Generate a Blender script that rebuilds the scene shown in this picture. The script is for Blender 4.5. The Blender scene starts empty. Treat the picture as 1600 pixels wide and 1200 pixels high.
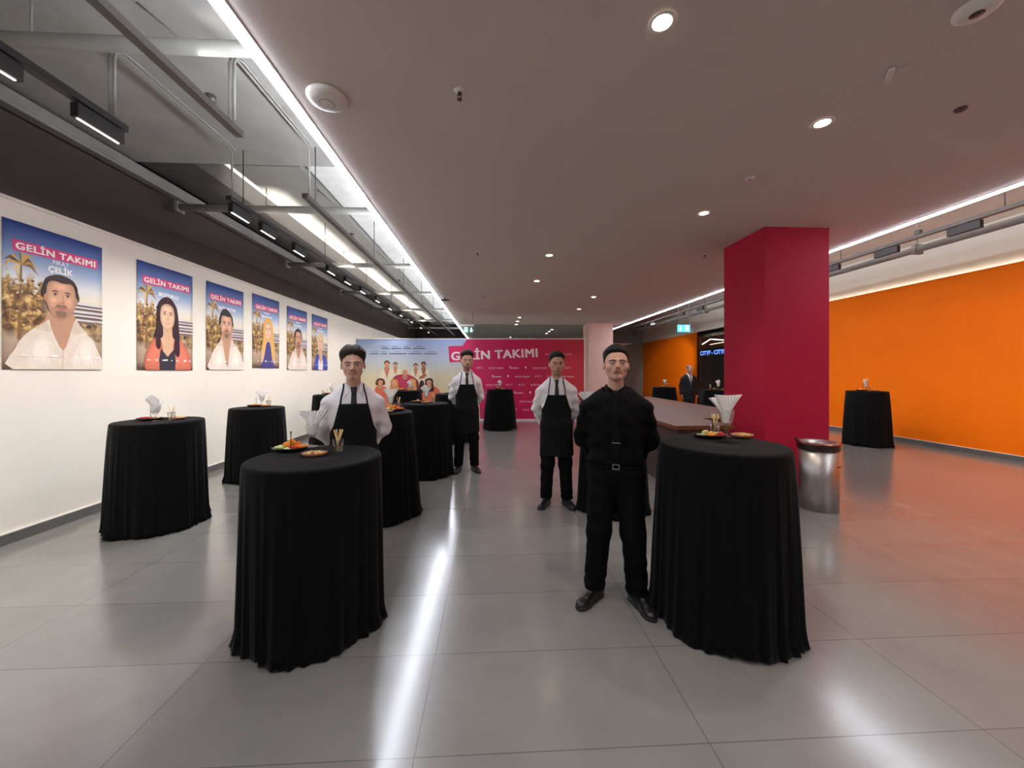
import bpy, bmesh, math, random
import numpy as np
from mathutils import Vector, Matrix, Euler
random.seed(7)
PI = math.pi
SC = bpy.context.scene
COL = SC.collection
# ------------------------------------------------------------------ camera
YAW = math.atan(30 / 600)
cd = bpy.data.cameras.new('camera'); cam = bpy.data.objects.new('camera', cd); COL.objects.link(cam)
cam.location = (0, 0, 1.6); cam.rotation_euler = (PI / 2, 0, -YAW)
cd.sensor_fit = 'HORIZONTAL'; cd.sensor_width = 36; cd.lens = 36 * 600 / 1600
cd.shift_y = -19 / 1600; cd.clip_start = .02; cd.clip_end = 200
SC.camera = cam
# ------------------------------------------------------------------ world, exposure
w = bpy.data.worlds.new('world'); SC.world = w; w.use_nodes = True
w.node_tree.nodes['Background'].inputs[0].default_value = (.9, .92, 1, 1)
w.node_tree.nodes['Background'].inputs[1].default_value = .0
vs = SC.view_settings
vs.view_transform = 'Standard'; vs.look = 'None'; vs.gamma = 1; vs.use_curve_mapping = False
vs.exposure = 1.2
# light levels, all in one place
LED_POWER = 26.0        # emission of the ceiling light lines
WASH_POWER = 4.3      # each wall washer on the left track
ORANGE_POWER = 4.2    # each wall washer on the right track
DOWN_POWER = 8.0       # each recessed downlight
UP_POWER = 6.0         # uplights above the left track

def lamp(name, kind, loc, rot, power, color=(1, 1, 1), size=.1, size_y=None, spot=None, blend=.5, parent=None, spread=None):
    l = bpy.data.lights.new(name, kind); l.energy = power; l.color = color
    if kind == 'AREA':
        l.size = size
        if size_y: l.shape = 'RECTANGLE'; l.size_y = size_y
        if spread: l.spread = spread
    else: l.shadow_soft_size = size
    if kind == 'SPOT': l.spot_size = spot; l.spot_blend = blend
    o = bpy.data.objects.new(name, l); COL.objects.link(o); o.location = loc; o.rotation_euler = rot
    if parent: o.parent = parent
    return o
def aim_strip(frm, to):      # strip lamps lie along the room's length
    return Euler((0, math.atan2(frm[0] - to[0], frm[2] - to[2]), 0))
def aim(frm, to): return (Vector(to) - Vector(frm)).to_track_quat('-Z', 'Y').to_euler()

# ------------------------------------------------------------------ materials
def lin(c):
    f = lambda v: v / 12.92 if v <= .04045 else ((v + .055) / 1.055) ** 2.4
    return tuple(f(v / 255) for v in c) + (1,)
MATS = {}
def mat(name, rgb, rough=.6, metal=0, var=.08, scale=6, bump=0, bscale=60, emit=None, estr=0, spec=.5, trans=0, ior=1.45, sheen=0, stretch=None):
    if name in MATS: return MATS[name]
    m = bpy.data.materials.new(name); m.use_nodes = True; nt = m.node_tree; b = nt.nodes['Principled BSDF']
    base = lin(rgb)
    tc = nt.nodes.new('ShaderNodeTexCoord'); nz = nt.nodes.new('ShaderNodeTexNoise')
    nz.inputs['Scale'].default_value = scale; nz.inputs['Detail'].default_value = 4
    src = tc.outputs['Object']
    if stretch:
        mp = nt.nodes.new('ShaderNodeMapping'); mp.inputs['Scale'].default_value = stretch
        nt.links.new(src, mp.inputs[0]); src = mp.outputs[0]
    nt.links.new(src, nz.inputs['Vector'])
    cr = nt.nodes.new('ShaderNodeValToRGB')
    cr.color_ramp.elements[0].position = .3; cr.color_ramp.elements[1].position = .7
    cr.color_ramp.elements[0].color = tuple(max(0, v * (1 - var)) for v in base[:3]) + (1,)
    cr.color_ramp.elements[1].color = tuple(min(1, v * (1 + var)) for v in base[:3]) + (1,)
    nt.links.new(nz.outputs['Fac'], cr.inputs[0]); nt.links.new(cr.outputs[0], b.inputs['Base Color'])
    b.inputs['Roughness'].default_value = rough; b.inputs['Metallic'].default_value = metal
    b.inputs['Specular IOR Level'].default_value = spec
    if trans: b.inputs['Transmission Weight'].default_value = trans; b.inputs['IOR'].default_value = ior
    if sheen: b.inputs['Sheen Weight'].default_value = sheen; b.inputs['Sheen Roughness'].default_value = .4
    if emit: b.inputs['Emission Color'].default_value = lin(emit); b.inputs['Emission Strength'].default_value = estr
    if bump:
        n2 = nt.nodes.new('ShaderNodeTexNoise'); n2.inputs['Scale'].default_value = bscale; n2.inputs['Detail'].default_value = 3
        nt.links.new(src, n2.inputs['Vector'])
        bp = nt.nodes.new('ShaderNodeBump'); bp.inputs['Strength'].default_value = bump; bp.inputs['Distance'].default_value = .01
        nt.links.new(n2.outputs['Fac'], bp.inputs['Height']); nt.links.new(bp.outputs[0], b.inputs['Normal'])
    MATS[name] = m
    return m
def glow(name, rgb, strength):
    if name in MATS: return MATS[name]
    m = bpy.data.materials.new(name); m.use_nodes = True; nt = m.node_tree; nt.nodes.clear()
    e = nt.nodes.new('ShaderNodeEmission'); e.inputs[0].default_value = lin(rgb); e.inputs[1].default_value = strength
    o = nt.nodes.new('ShaderNodeOutputMaterial'); nt.links.new(e.outputs[0], o.inputs[0]); MATS[name] = m
    return m
def thin_glass(name, tint=(1, 1, 1), refl=.06):
    m = bpy.data.materials.new(name); m.use_nodes = True; nt = m.node_tree; nt.nodes.clear()
    N, L = nt.nodes.new, nt.links.new
    t = N('ShaderNodeBsdfTransparent'); t.inputs[0].default_value = tint + (1,)
    g = N('ShaderNodeBsdfGlossy'); g.inputs['Roughness'].default_value = .03
    lw = N('ShaderNodeLayerWeight'); lw.inputs[0].default_value = .25
    mr = N('ShaderNodeMapRange'); mr.inputs['To Min'].default_value = refl; mr.inputs['To Max'].default_value = .6
    mx = N('ShaderNodeMixShader'); o = N('ShaderNodeOutputMaterial')
    L(lw.outputs['Facing'], mr.inputs['Value']); L(mr.outputs[0], mx.inputs[0]); L(t.outputs[0], mx.inputs[1]); L(g.outputs[0], mx.inputs[2]); L(mx.outputs[0], o.inputs[0])
    return m
def floor_mat():
    m = bpy.data.materials.new('grey_floor_tile'); m.use_nodes = True; nt = m.node_tree; b = nt.nodes['Principled BSDF']
    L = nt.links.new; N = nt.nodes.new
    tc = N('ShaderNodeTexCoord'); mp = N('ShaderNodeMapping'); mp.inputs['Location'].default_value = (.325, -1.61, 0)
    L(tc.outputs['Object'], mp.inputs[0])
    bk = N('ShaderNodeTexBrick'); bk.offset = 0; bk.squash = 1
    bk.inputs['Scale'].default_value = 1; bk.inputs['Mortar Size'].default_value = .0028; bk.inputs['Mortar Smooth'].default_value = .1
    bk.inputs['Brick Width'].default_value = 1.257; bk.inputs['Row Height'].default_value = .583; bk.inputs['Bias'].default_value = 0
    bk.inputs['Color1'].default_value = lin((136, 133, 129)); bk.inputs['Color2'].default_value = lin((130, 127, 123)); bk.inputs['Mortar'].default_value = lin((104, 101, 98))
    L(mp.outputs[0], bk.inputs['Vector'])
    nz = N('ShaderNodeTexNoise'); nz.inputs['Scale'].default_value = 3.5; nz.inputs['Detail'].default_value = 8; L(tc.outputs['Object'], nz.inputs['Vector'])
    mx = N('ShaderNodeMixRGB'); mx.blend_type = 'OVERLAY'; mx.inputs[0].default_value = .16
    L(bk.outputs['Color'], mx.inputs[1]); L(nz.outputs['Fac'], mx.inputs[2]); L(mx.outputs[0], b.inputs['Base Color'])
    mr = N('ShaderNodeMapRange'); mr.inputs['To Min'].default_value = .14; mr.inputs['To Max'].default_value = .2
    L(nz.outputs['Fac'], mr.inputs['Value']); L(mr.outputs[0], b.inputs['Roughness'])
    bp = N('ShaderNodeBump'); bp.inputs['Strength'].default_value = .25; bp.inputs['Distance'].default_value = .003; bp.invert = True
    L(bk.outputs['Fac'], bp.inputs['Height']); L(bp.outputs[0], b.inputs['Normal'])
    b.inputs['Specular IOR Level'].default_value = .6
    b.inputs['Coat Weight'].default_value = .62; b.inputs['Coat Roughness'].default_value = .23; b.inputs['Coat IOR'].default_value = 1.75
    return m
def print_mat(name, sky, foliage, w, h):
    """printed seaside scene in the sheet's own x (0..w) and z (0..h)"""
    m = bpy.data.materials.new(name); m.use_nodes = True; nt = m.node_tree; b = nt.nodes['Principled BSDF']
    L = nt.links.new; N = nt.nodes.new
    tc = N('ShaderNodeTexCoord'); sp = N('ShaderNodeSeparateXYZ'); L(tc.outputs['Object'], sp.inputs[0])
    def mr(sock, a, bb, c=0, d=1):
        n = N('ShaderNodeMapRange'); n.inputs['From Min'].default_value = a; n.inputs['From Max'].default_value = bb
        n.inputs['To Min'].default_value = c; n.inputs['To Max'].default_value = d; L(sock, n.inputs['Value']); return n.outputs[0]
    def ramp(sock, stops):
        n = N('ShaderNodeValToRGB'); e = n.color_ramp.elements
        e[0].position, e[0].color = stops[0][0], lin(stops[0][1]); e[1].position, e[1].color = stops[-1][0], lin(stops[-1][1])
        for p, c in stops[1:-1]: x = e.new(p); x.color = lin(c)
        L(sock, n.inputs[0]); return n.outputs[0]
    def mul(a, bb):
        n = N('ShaderNodeMath'); n.operation = 'MULTIPLY'; L(a, n.inputs[0]); L(bb, n.inputs[1]); return n.outputs[0]
    def mix(f, a, bb):
        n = N('ShaderNodeMixRGB'); L(f, n.inputs[0]); L(a, n.inputs[1]); L(bb, n.inputs[2]); return n.outputs[0]
    v = mr(sp.outputs['Z'], 0, h); u = mr(sp.outputs['X'], 0, w)
    col = ramp(v, sky)
    if foliage:
        nz = N('ShaderNodeTexNoise'); nz.inputs['Scale'].default_value = 13; nz.inputs['Detail'].default_value = 7; nz.inputs['Distortion'].default_value = .35
        L(tc.outputs['Object'], nz.inputs['Vector'])
        tree = ramp(nz.outputs['Fac'], [(.3, (70, 48, 40)), (.45, (112, 84, 58)), (.55, (176, 138, 84)), (.66, (228, 196, 132))])
        # the palms: left part, ragged top
        edge = N('ShaderNodeMath'); edge.operation = 'MULTIPLY_ADD'; L(nz.outputs['Fac'], edge.inputs[0]); edge.inputs[1].default_value = -.55; L(v, edge.inputs[2])
        top = mr(edge.outputs[0], .36, .30); left = mr(u, .5, .34)
        col = mix(mul(top, left), col, tree)
        wv = N('ShaderNodeTexWave'); wv.bands_direction = 'Z'; wv.inputs['Scale'].default_value = 3.3; wv.inputs['Distortion'].default_value = .6
        L(tc.outputs['Object'], wv.inputs['Vector'])
        bld = ramp(wv.outputs['Fac'], [(.2, (120, 92, 84)), (.5, (176, 170, 170)), (.8, (214, 216, 222))])
        col = mix(mul(mr(v, .53, .515), mr(u, .62, .66)), col, bld)
        shrub = ramp(nz.outputs['Fac'], [(.35, (92, 74, 62)), (.5, (150, 122, 92)), (.65, (196, 170, 130))])
        col = mix(mul(mr(v, .4, .34), mr(u, .6, .66)), col, shrub)
        col = mix(mr(v, .27, .2), col, ramp(v, [(0, (150, 120, 104)), (.25, (190, 168, 146))]))
    L(col, b.inputs['Base Color']); b.inputs['Roughness'].default_value = .5; b.inputs['Specular IOR Level'].default_value = .3
    return m

# ------------------------------------------------------------------ mesh helpers
class MB:
    def __init__(s): s.v = []; s.f = []; s.m = []; s.s = []
    def add(s, vs, fs, mi=0, smooth=False):
        o = len(s.v); s.v += [tuple(p) for p in vs]
        for f in fs: s.f.append(tuple(i + o for i in f)); s.m.append(mi); s.s.append(smooth)
        return s
    def box(s, c, d, rz=0, mi=0, rot=None):
        R = rot if rot is not None else Matrix.Rotation(rz, 3, 'Z')
        vs = [Vector(c) + R @ Vector((x * d[0] / 2, y * d[1] / 2, z * d[2] / 2)) for x in (-1, 1) for y in (-1, 1) for z in (-1, 1)]
        return s.add(vs, [(0, 1, 3, 2), (4, 6, 7, 5), (0, 4, 5, 1), (2, 3, 7, 6), (0, 2, 6, 4), (1, 5, 7, 3)], mi)
    def bx(s, x0, x1, y0, y1, z0, z1, mi=0): return s.box(((x0 + x1) / 2, (y0 + y1) / 2, (z0 + z1) / 2), (x1 - x0, y1 - y0, z1 - z0), 0, mi)
    def tube(s, pts, r, n=10, mi=0, cap=True, smooth=True):
        pts = [Vector(p) for p in pts]; rs = r if isinstance(r, (list, tuple)) else [r] * len(pts)
        vs = []; prev = None
        for i, p in enumerate(pts):
            t = (pts[min(i + 1, len(pts) - 1)] - pts[max(i - 1, 0)]).normalized()
            a = prev if prev is not None else (Vector((0, 0, 1)) if abs(t.z) < .9 else Vector((1, 0, 0)))
            x = (a - t * a.dot(t)).normalized(); y = t.cross(x); prev = x
            vs += [p + (x * math.cos(2 * PI * k / n) + y * math.sin(2 * PI * k / n)) * rs[i] for k in range(n)]
        fs = [(i * n + k, i * n + (k + 1) % n, (i + 1) * n + (k + 1) % n, (i + 1) * n + k) for i in range(len(pts) - 1) for k in range(n)]
        s.add(vs, fs, mi, smooth)
        if cap:
            o = len(s.v) - len(vs); L = (len(pts) - 1) * n
            s.f.append(tuple(o + k for k in range(n))[::-1]); s.f.append(tuple(o + L + k for k in range(n))); s.m += [mi, mi]; s.s += [False, False]
        return s
    def lathe(s, prof, c=(0, 0, 0), n=24, mi=0, sx=1, sy=1, rz=0):
        vs = []; cs, sn = math.cos(rz), math.sin(rz)
        for r, z in prof:
            for k in range(n):
                x, y = r * math.cos(2 * PI * k / n) * sx, r * math.sin(2 * PI * k / n) * sy
                vs.append((c[0] + x * cs - y * sn, c[1] + x * sn + y * cs, c[2] + z))
        fs = [(i * n + k, i * n + (k + 1) % n, (i + 1) * n + (k + 1) % n, (i + 1) * n + k) for i in range(len(prof) - 1) for k in range(n)]
        return s.add(vs, fs, mi, True)
    def poly(s, pts, mi=0): return s.add(pts, [tuple(range(len(pts)))], mi)
    def build(s, name, mats, parent=None, loc=(0, 0, 0), rz=0, bevel=0, solid=0, weld=False):
        me = bpy.data.meshes.new(name); me.from_pydata(s.v, [], s.f)
        for m in (mats if isinstance(mats, (list, tuple)) else [mats]): me.materials.append(m)
        me.polygons.foreach_set('material_index', s.m); me.polygons.foreach_set('use_smooth', s.s); me.update()
        if weld:
            bm = bmesh.new(); bm.from_mesh(me); bmesh.ops.remove_doubles(bm, verts=bm.verts, dist=1e-5)
            bmesh.ops.recalc_face_normals(bm, faces=bm.faces); bm.to_mesh(me); bm.free()
        o = bpy.data.objects.new(name, me); COL.objects.link(o); o.location = loc; o.rotation_euler = (0, 0, rz)
        if parent: o.parent = parent
        if bevel: b = o.modifiers.new('bevel', 'BEVEL'); b.width = bevel; b.segments = 2; b.limit_method = 'ANGLE'
        if solid: b = o.modifiers.new('thickness', 'SOLIDIFY'); b.thickness = solid
        return o
def tag(o, label, cat, group=None, kind=None):
    o['label'] = label; o['category'] = cat
    if group: o['group'] = group
    if kind: o['kind'] = kind
    return o
def thing(name, label, cat, loc=(0, 0, 0), rz=0, group=None):
    o = bpy.data.objects.new(name, None); COL.objects.link(o); o.location = loc; o.rotation_euler = (0, 0, rz); o.empty_display_size = .1
    return tag(o, label, cat, group)
def struct(o, label=None, cat=None):
    o['kind'] = 'structure'
    if label: o['label'] = label
    if cat: o['category'] = cat
    return o
def copy_thing(o, label, loc, rz=0, scale=None):
    c = o.copy(); COL.objects.link(c); c.location = loc; c.rotation_euler = (c.rotation_euler.x, c.rotation_euler.y, rz); c['label'] = label
    if scale: c.scale = (scale,) * 3
    for ch in o.children:
        d = ch.copy(); COL.objects.link(d); d.parent = c
        for g in ch.children: e = g.copy(); COL.objects.link(e); e.parent = d
    return c
TXT = {}
def text_geo(s, bold=.0, spacing=1.0):
    k = (s, bold, spacing)
    if k not in TXT:
        cu = bpy.data.curves.new('lettering', 'FONT'); cu.body = s; cu.offset = bold; cu.space_character = spacing; cu.resolution_u = 4
        o = bpy.data.objects.new('lettering', cu); COL.objects.link(o)
        dg = bpy.context.evaluated_depsgraph_get(); dg.update()
        me = bpy.data.meshes.new_from_object(o.evaluated_get(dg))
        V = np.array([v.co[:2] for v in me.vertices]).reshape(-1, 2); F = [tuple(p.vertices) for p in me.polygons]
        bpy.data.objects.remove(o); bpy.data.curves.remove(cu); bpy.data.meshes.remove(me)
        V = (V - V.min(0)); TXT[k] = (V, F)
    return TXT[k]
def put_text(mb, s, x0, x1, zc, y, hgt=None, tilt=0, mi=0, bold=.0, spacing=1.0, heavy=0):
    if heavy:      # a heavier cut: the same letters at growing stroke widths
        W, H = text_geo(s, 0, spacing)[0].max(0); k = (x1 - x0) / W
        zs = (-.6, 0, .6) if heavy > .03 else (0,)
        for i, (dx, dz) in enumerate([(a, b) for a in (-1, -.67, -.33, 0, .33, .67, 1) for b in zs]):
            put_text(mb, s, x0 + dx * heavy * k, x1 + dx * heavy * k, zc + dz * heavy * k, y - .00003 * i, hgt, tilt, mi, 0, spacing)
        return
    """letters in the sheet's own x-z plane, between x0 and x1, centred on zc, facing -y"""
    V, F = text_geo(s, bold, spacing); W, H = V.max(0)
    k = (x1 - x0) / W; kz = k if hgt is None else hgt / H
    c, sn = math.cos(tilt), math.sin(tilt); cx = (x0 + x1) / 2
    pts = []
    for a, b in V:
        dx, dz = a * k - (x1 - x0) / 2, b * kz - H * kz / 2
        pts.append((cx + dx * c - dz * sn, y, zc + dx * sn + dz * c))
    mb.add(pts, F, mi)
def blob(pts, n=6):
    """closed smooth outline through control points"""
    out = []; m = len(pts)
    for i in range(m):
        p0, p1, p2, p3 = [np.array(pts[(i + j - 1) % m], float) for j in range(4)]
        for t in np.arange(n) / n:
            out.append(tuple(.5 * (2 * p1 + (p2 - p0) * t + (2 * p0 - 5 * p1 + 4 * p2 - p3) * t * t + (3 * p1 - p0 - 3 * p2 + p3) * t ** 3)))
    return out
def ell_pts(cx, cz, rx, rz, n=20, rot=0):
    return [(cx + rx * math.cos(a) * math.cos(rot) - rz * math.sin(a) * math.sin(rot), cz + rx * math.cos(a) * math.sin(rot) + rz * math.sin(a) * math.cos(rot)) for a in [2 * PI * k / n for k in range(n)]]
# ------------------------------------------------------------------ the setting
ZC = 3.46; Y0, Y1 = -5.0, 23.5; XW = -4.5; XO = 9.35
XL, XR = -1.38, 5.2
m_white = mat('white_wall_paint', (232, 227, 216), .75, var=.02, scale=2, bump=.05, bscale=180)
m_dark = mat('charcoal_wall_paint', (74, 66, 63), .9, var=.05, scale=3)
m_ceil = mat('ceiling_paint', (202, 190, 184), .9, var=.02, scale=1.5, bump=.03, bscale=120)
m_ceil2 = mat('grey_ceiling_paint', (150, 152, 146), .9, var=.03, scale=1.5)
m_raw = mat('raw_slab_paint', (146, 143, 139), .9, var=.1, scale=2.5, bump=.15, bscale=30)
m_orange = mat('orange_wall_paint', (242, 116, 4), .65, var=.03, scale=2, spec=.15, bump=.03, bscale=150)
m_mag = mat('magenta_pillar_paint', (184, 30, 60), .6, spec=.2, var=.04, scale=3, bump=.03, bscale=150)
m_pink = mat('pale_pillar_paint', (236, 196, 184), .7, var=.03)
m_base = mat('grey_baseboard_metal', (112, 110, 110), .4, metal=.4, var=.05)
m_duct = mat('painted_duct', (142, 140, 135), .6, metal=.1, var=.05, scale=3)
m_dduct = mat('dark_duct', (70, 66, 64), .7, var=.08)
m_track = mat('dark_track_metal', (52, 50, 50), .45, metal=.4)
m_gtrack = mat('grey_track_metal', (86, 82, 79), .45, metal=.4)
m_black = mat('black_lamp_housing', (22, 21, 21), .5)
m_led = glow('white_light_line', (238, 243, 255), LED_POWER)
m_ledw = glow('lamp_lens', (255, 250, 240), 5)
m_spot = glow('downlight_lens', (255, 240, 214), 14)

def sbox(name, x0, x1, y0, y1, z0, z1, m, bevel=0): return struct(MB().bx(x0, x1, y0, y1, z0, z1).build(name, m, bevel=bevel))
sbox('floor', -4.8, 11.2, Y0, Y1 + .2, -.12, 0, floor_mat())
sbox('wall_left', XW - .3, XW, Y0, Y1, 0, 3.22, m_white)
sbox('wall_left_upper', XW - .3, XW - .03, Y0, Y1, 3.22, 4.75, m_dark)
sbox('trim_1', XW - .03, XW + .012, Y0, Y1, 3.205, 3.235, m_white)
sbox('baseboard_left', XW, XW + .015, Y0, Y1, 0, .1, m_base)
sbox('trim_2', XW, XW + .018, Y0, Y1, .1, .112, m_white)
sbox('ceiling', XL, XR, Y0, 15.0, ZC, ZC + .28, m_ceil)
sbox('ceiling_rear', XL, XR, 15.0, Y1, ZC, ZC + .28, m_ceil2)
sbox('ceiling_left_slab', -4.8, XL + .3, 5.0, Y1, 4.75, 4.9, m_raw)
sbox('ceiling_left_front_slab', -4.5, XL - .02, Y0, 4.98, 4.2, 4.9, m_raw)
sbox('ceiling_right_slab', XR - .3, 11.2, Y0, Y1, 4.5, 4.65, mat('lit_slab_paint', (196, 190, 184), .9, var=.06, scale=2.5, bump=.1, bscale=30))  # lighter slab paint, the light line's glow put into its colour
sbox('trim_3', XL + .02, XL + .06, Y0, Y1, ZC + .28, 4.75, m_raw)
sbox('trim_4', XR - .06, XR - .02, Y0, Y1, ZC + .28, 4.5, m_raw)
# right side: orange panel wall with an opening, white wall set back above it
OY0, OY1 = 13.6, 17.2
sbox('wall_right', XO, XO + .2, Y0, OY0, 0, 3.56, m_orange)
sbox('wall_right_rear', XO, XO + .2, OY1, Y1, 0, 3.40, m_orange)
sbox('wall_right_upper', XO + .3, XO + .5, Y0, Y1, 3.2, 4.5, m_white)
sbox('wall_right_fascia', XO, XO + .3, OY0, Y1, 3.38, 4.5, m_white)
sbox('baseboard_right', XO - .015, XO, Y0, OY0, 0, .1, m_base)
sbox('baseboard_right_rear', XO - .015, XO, OY1, Y1, 0, .1, m_base)
sbox('trim_5', XO - .018, XO, Y0, OY0, .1, .11, m_white)
sbox('wall_rear_left', -4.8, -1.2, Y1, Y1 + .2, 0, 4.8, m_dark)
sbox('wall_rear', -1.2, 11.2, Y1, Y1 + .2, 0, 4.8, m_ceil2)
sbox('wall_front', -4.8, 11.2, Y0 - .2, Y0, 0, 4.9, m_ceil)
# bulkhead at the far right
sbox('beam_rear', 5.72, 6.95, 18.2, 18.5, 3.0, 3.58, m_dark)
sbox('beam_rear_soffit', 5.72, 6.95, 18.5, Y1, 3.0, 3.58, m_white)
# pillars
p = sbox('pillar_magenta', 3.48, 4.34, 4.75, 5.62, 0, ZC, m_mag)
sbox('baseboard_pillar', 3.467, 4.353, 4.737, 5.633, 0, .08, mat('black_plinth', (30, 22, 24), .5))
sbox('pillar_pale', 3.66, 4.6, 14.5, 15.4, 0, ZC, m_pink)

# dark shop front seen through the opening in the orange wall
m_void = mat('dark_shop_interior', (26, 22, 22), .35)
sbox('wall_shop_rear', XO + 1.7, XO + 1.8, OY0 - 1, OY1 + .2, 0, 3.38, m_void)
sbox('wall_shop_side', XO + .2, XO + 1.7, OY1, OY1 + .1, 0, 3.38, m_void)
sbox('ceiling_shop', XO, XO + 1.8, OY0 - 1, OY1 + .1, 3.38, 3.42, m_void)
t = thing('glass_storefront', 'dark glass shop front set into the orange wall', 'shop front', (XO + .06, (OY0 + OY1) / 2, 0))
hw = (OY1 - OY0) / 2
f = MB(); m_bf = mat('black_shop_frame', (18, 17, 18), .35, metal=.3)
for y in (-hw + .03, -.5, hw - .03): f.bx(-.03, .03, y - .03, y + .03, 0, 3.38)
f.bx(-.03, .03, -hw, hw, 3.26, 3.38); f.bx(-.03, .03, -hw, hw, 0, .06)
f.build('frame', m_bf, t)
gm = thin_glass('dark_shop_glass', (.6, .6, .62), .05)
for a, b in ((-hw + .06, -.53), (-.47, hw - .06)):
    MB().bx(-.006, .006, a, b, .06, 3.26).build('glass_pane', gm, t)
# chevron light line and blue sign inside
t = thing('light_line', 'white chevron light line glowing inside the dark shop front', 'light', (0, 0, 0))
MB().tube([(XO + .16, 17.0, 2.85), (XO + .16, 16.35, 3.03), (XO + .16, 15.3, 2.9)], .022, 8).build('diffuser', glow('shop_light_line', (255, 250, 235), 5), t)
MB().bx(XO + .15, XO + .17, 16.34, 16.36, 3.04, 3.38).build('hanger', m_bf, t)
t = thing('light_line', 'warm light line below the white chevron in the dark shop front', 'light', (0, 0, 0))
MB().tube([(XO + .2, 16.45, 2.8), (XO + .2, 15.3, 2.83)], .016, 8).build('diffuser', glow('shop_warm_line', (255, 222, 180), 3), t)
MB().bx(XO + .195, XO + .205, 15.9, 15.92, 2.82, 3.38).build('hanger', m_bf, t)
t = thing('shop_sign', 'glowing blue lettered sign inside the dark shop front', 'sign', (XO + .14, 17.1, 2.44), -PI / 2)
s = MB(); put_text(s, "CITYP - CITYR", 0, 1.95, 0, -.02, .19, -.0, bold=.02); s.build('lettering', glow('blue_sign_light', (110, 150, 255), 3.5), t)
MB().bx(-.03, 2.0, 0, .03, -.16, .14).build('backing', m_void, t)
MB().bx(.02, .04, .0, .02, .14, .93).build('hanger', m_bf, t); MB().bx(1.9, 1.92, .0, .02, .14, .93).build('hanger', m_bf, t)

# ------------------------------------------------------------------ light lines at the dropped ceiling's edges
def light_line(x, y0, y1, label):
    t = thing('light_line', label, 'light', (x, 0, ZC))
    prof = [(-.03, -.001), (-.03, -.01), (-.022, -.016), (0, -.018), (.022, -.016), (.03, -.01), (.03, -.001)]
    mb = MB(); vs = [(a, y, b) for y in (y0, y1) for a, b in prof]; n = len(prof)
    mb.add(vs, [(i, i + 1, n + i + 1, n + i) for i in range(n - 1)] + [tuple(range(n)), tuple(range(n, 2 * n))[::-1]], 0)
    mb.build('diffuser', m_led, t)
    MB().bx(-.042, -.031, y0, y1, -.006, -.001).bx(.031, .042, y0, y1, -.006, -.001).build('profile', mat('white_light_profile', (220, 220, 220), .4), t)
    return t
tl_ = light_line(XL, -4.5, 21.5, 'long white light line along the left edge of the lowered ceiling')
lamp('added_spill_lamp', 'AREA', (-.08, 8.0, .1), aim_strip((0, 0, 0), (-1, 0, .9)), 45, (.9, .95, 1), .04, 24, parent=tl_, spread=2.2)  # extra lamp added to brighten the slab and pipes beside the line
tr_ = light_line(XR, -4.5, 16.4, 'long white light line along the right ceiling edge, past the magenta pillar')
# extra lamp added beside the line to brighten the open service zone's slab
lamp('added_spill_lamp', 'AREA', (.06, 6.0, .1), aim_strip((0, 0, 0), (1, 0, .9)), 70, (.95, .97, 1), .04, 20, parent=tr_, spread=2.2)

# ------------------------------------------------------------------ left service zone: ducts, pipes, tracks
tag(MB().bx(-4.42, -3.75, 5.0, 21.5, 4.22, 4.7).build('air_duct', m_dduct), 'dark air duct running overhead along the left wall', 'duct')
tag(MB().bx(-3.3, -2.45, 5.0, 21.5, 4.2, 4.7).build('air_duct', m_duct), 'wide grey air duct over the left wall track lights', 'duct')
tag(MB().bx(-2.4, -1.95, 5.05, 21.5, 4.25, 4.7).build('air_duct', mat('lit_duct', (205, 205, 202), .6)), 'narrow air duct, coloured pale as if lit, beside the left ceiling light line', 'duct')  # light from the ceiling line is put into this duct's colour
tag(MB().bx(-3.75, -3.3, 5.0, 21.5, 4.5, 4.56).build('ceiling_panel', mat('white_panel', (238, 236, 228), .6)), 'white ceiling panel lit bright between two ducts at left', 'panel')
t = thing('wall_rail', 'pale square beam along the top of the charcoal left wall', 'beam', (0, 0, 0))
MB().bx(-4.53, -4.38, Y0 + .1, 21.5, 4.05, 4.17).build('beam', m_raw, t)
MB().tube([(-4.34, Y0 + .1, 4.02), (-4.34, 21.5, 4.02)], .02).build('pipe', m_raw, t)
ordn = ['nearest', 'second', 'third', 'fourth', 'fifth', 'sixth', 'seventh', 'eighth', 'ninth', 'tenth', 'eleventh', 'twelfth', 'thirteenth', 'fourteenth', 'fifteenth', 'sixteenth']
for i, y in enumerate((2.83, 5.6, 8.45, 11.35, 14.35, 17.3, 20.3)):
    t = thing('cross_pipe', f'pale pipe crossing overhead between left wall and light line, {ordn[i]} from the front', 'pipe', (0, y, 3.9), group='cross pipes over the left aisle')
    MB().tube([(-4.38, 0, 0), (XL - .06, 0, 0)], .05, 12).build('pipe', m_duct, t)
    MB().tube([(-3.2, 0, .05), (-3.2, 0, .296)], .008, 6).build('hanger', m_duct, t)
    MB().tube([(-2.2, 0, .05), (-2.5, 0, .296)], .008, 6).build('hanger', m_duct, t)
    MB().bx(-4.4, -4.36, -.07, .07, -.07, .07).build('bracket', m_duct, t)
ZT = 3.5
def track(name_label, x, y0, y1, m, zt=ZT, slab=4.75):
    t = thing('lighting_track', name_label, 'lighting track', (x, 0, zt))
    MB().bx(-.03, .03, y0, y1, 0, .05).build('rail', m, t)
    for y in np.arange(y0 + .25, y1, 2.2): MB().tube([(0, y, .05), (0, y, (slab - zt) if x > 0 else .698)], .006, 6).build('hanger', m, t)
    return t
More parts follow.
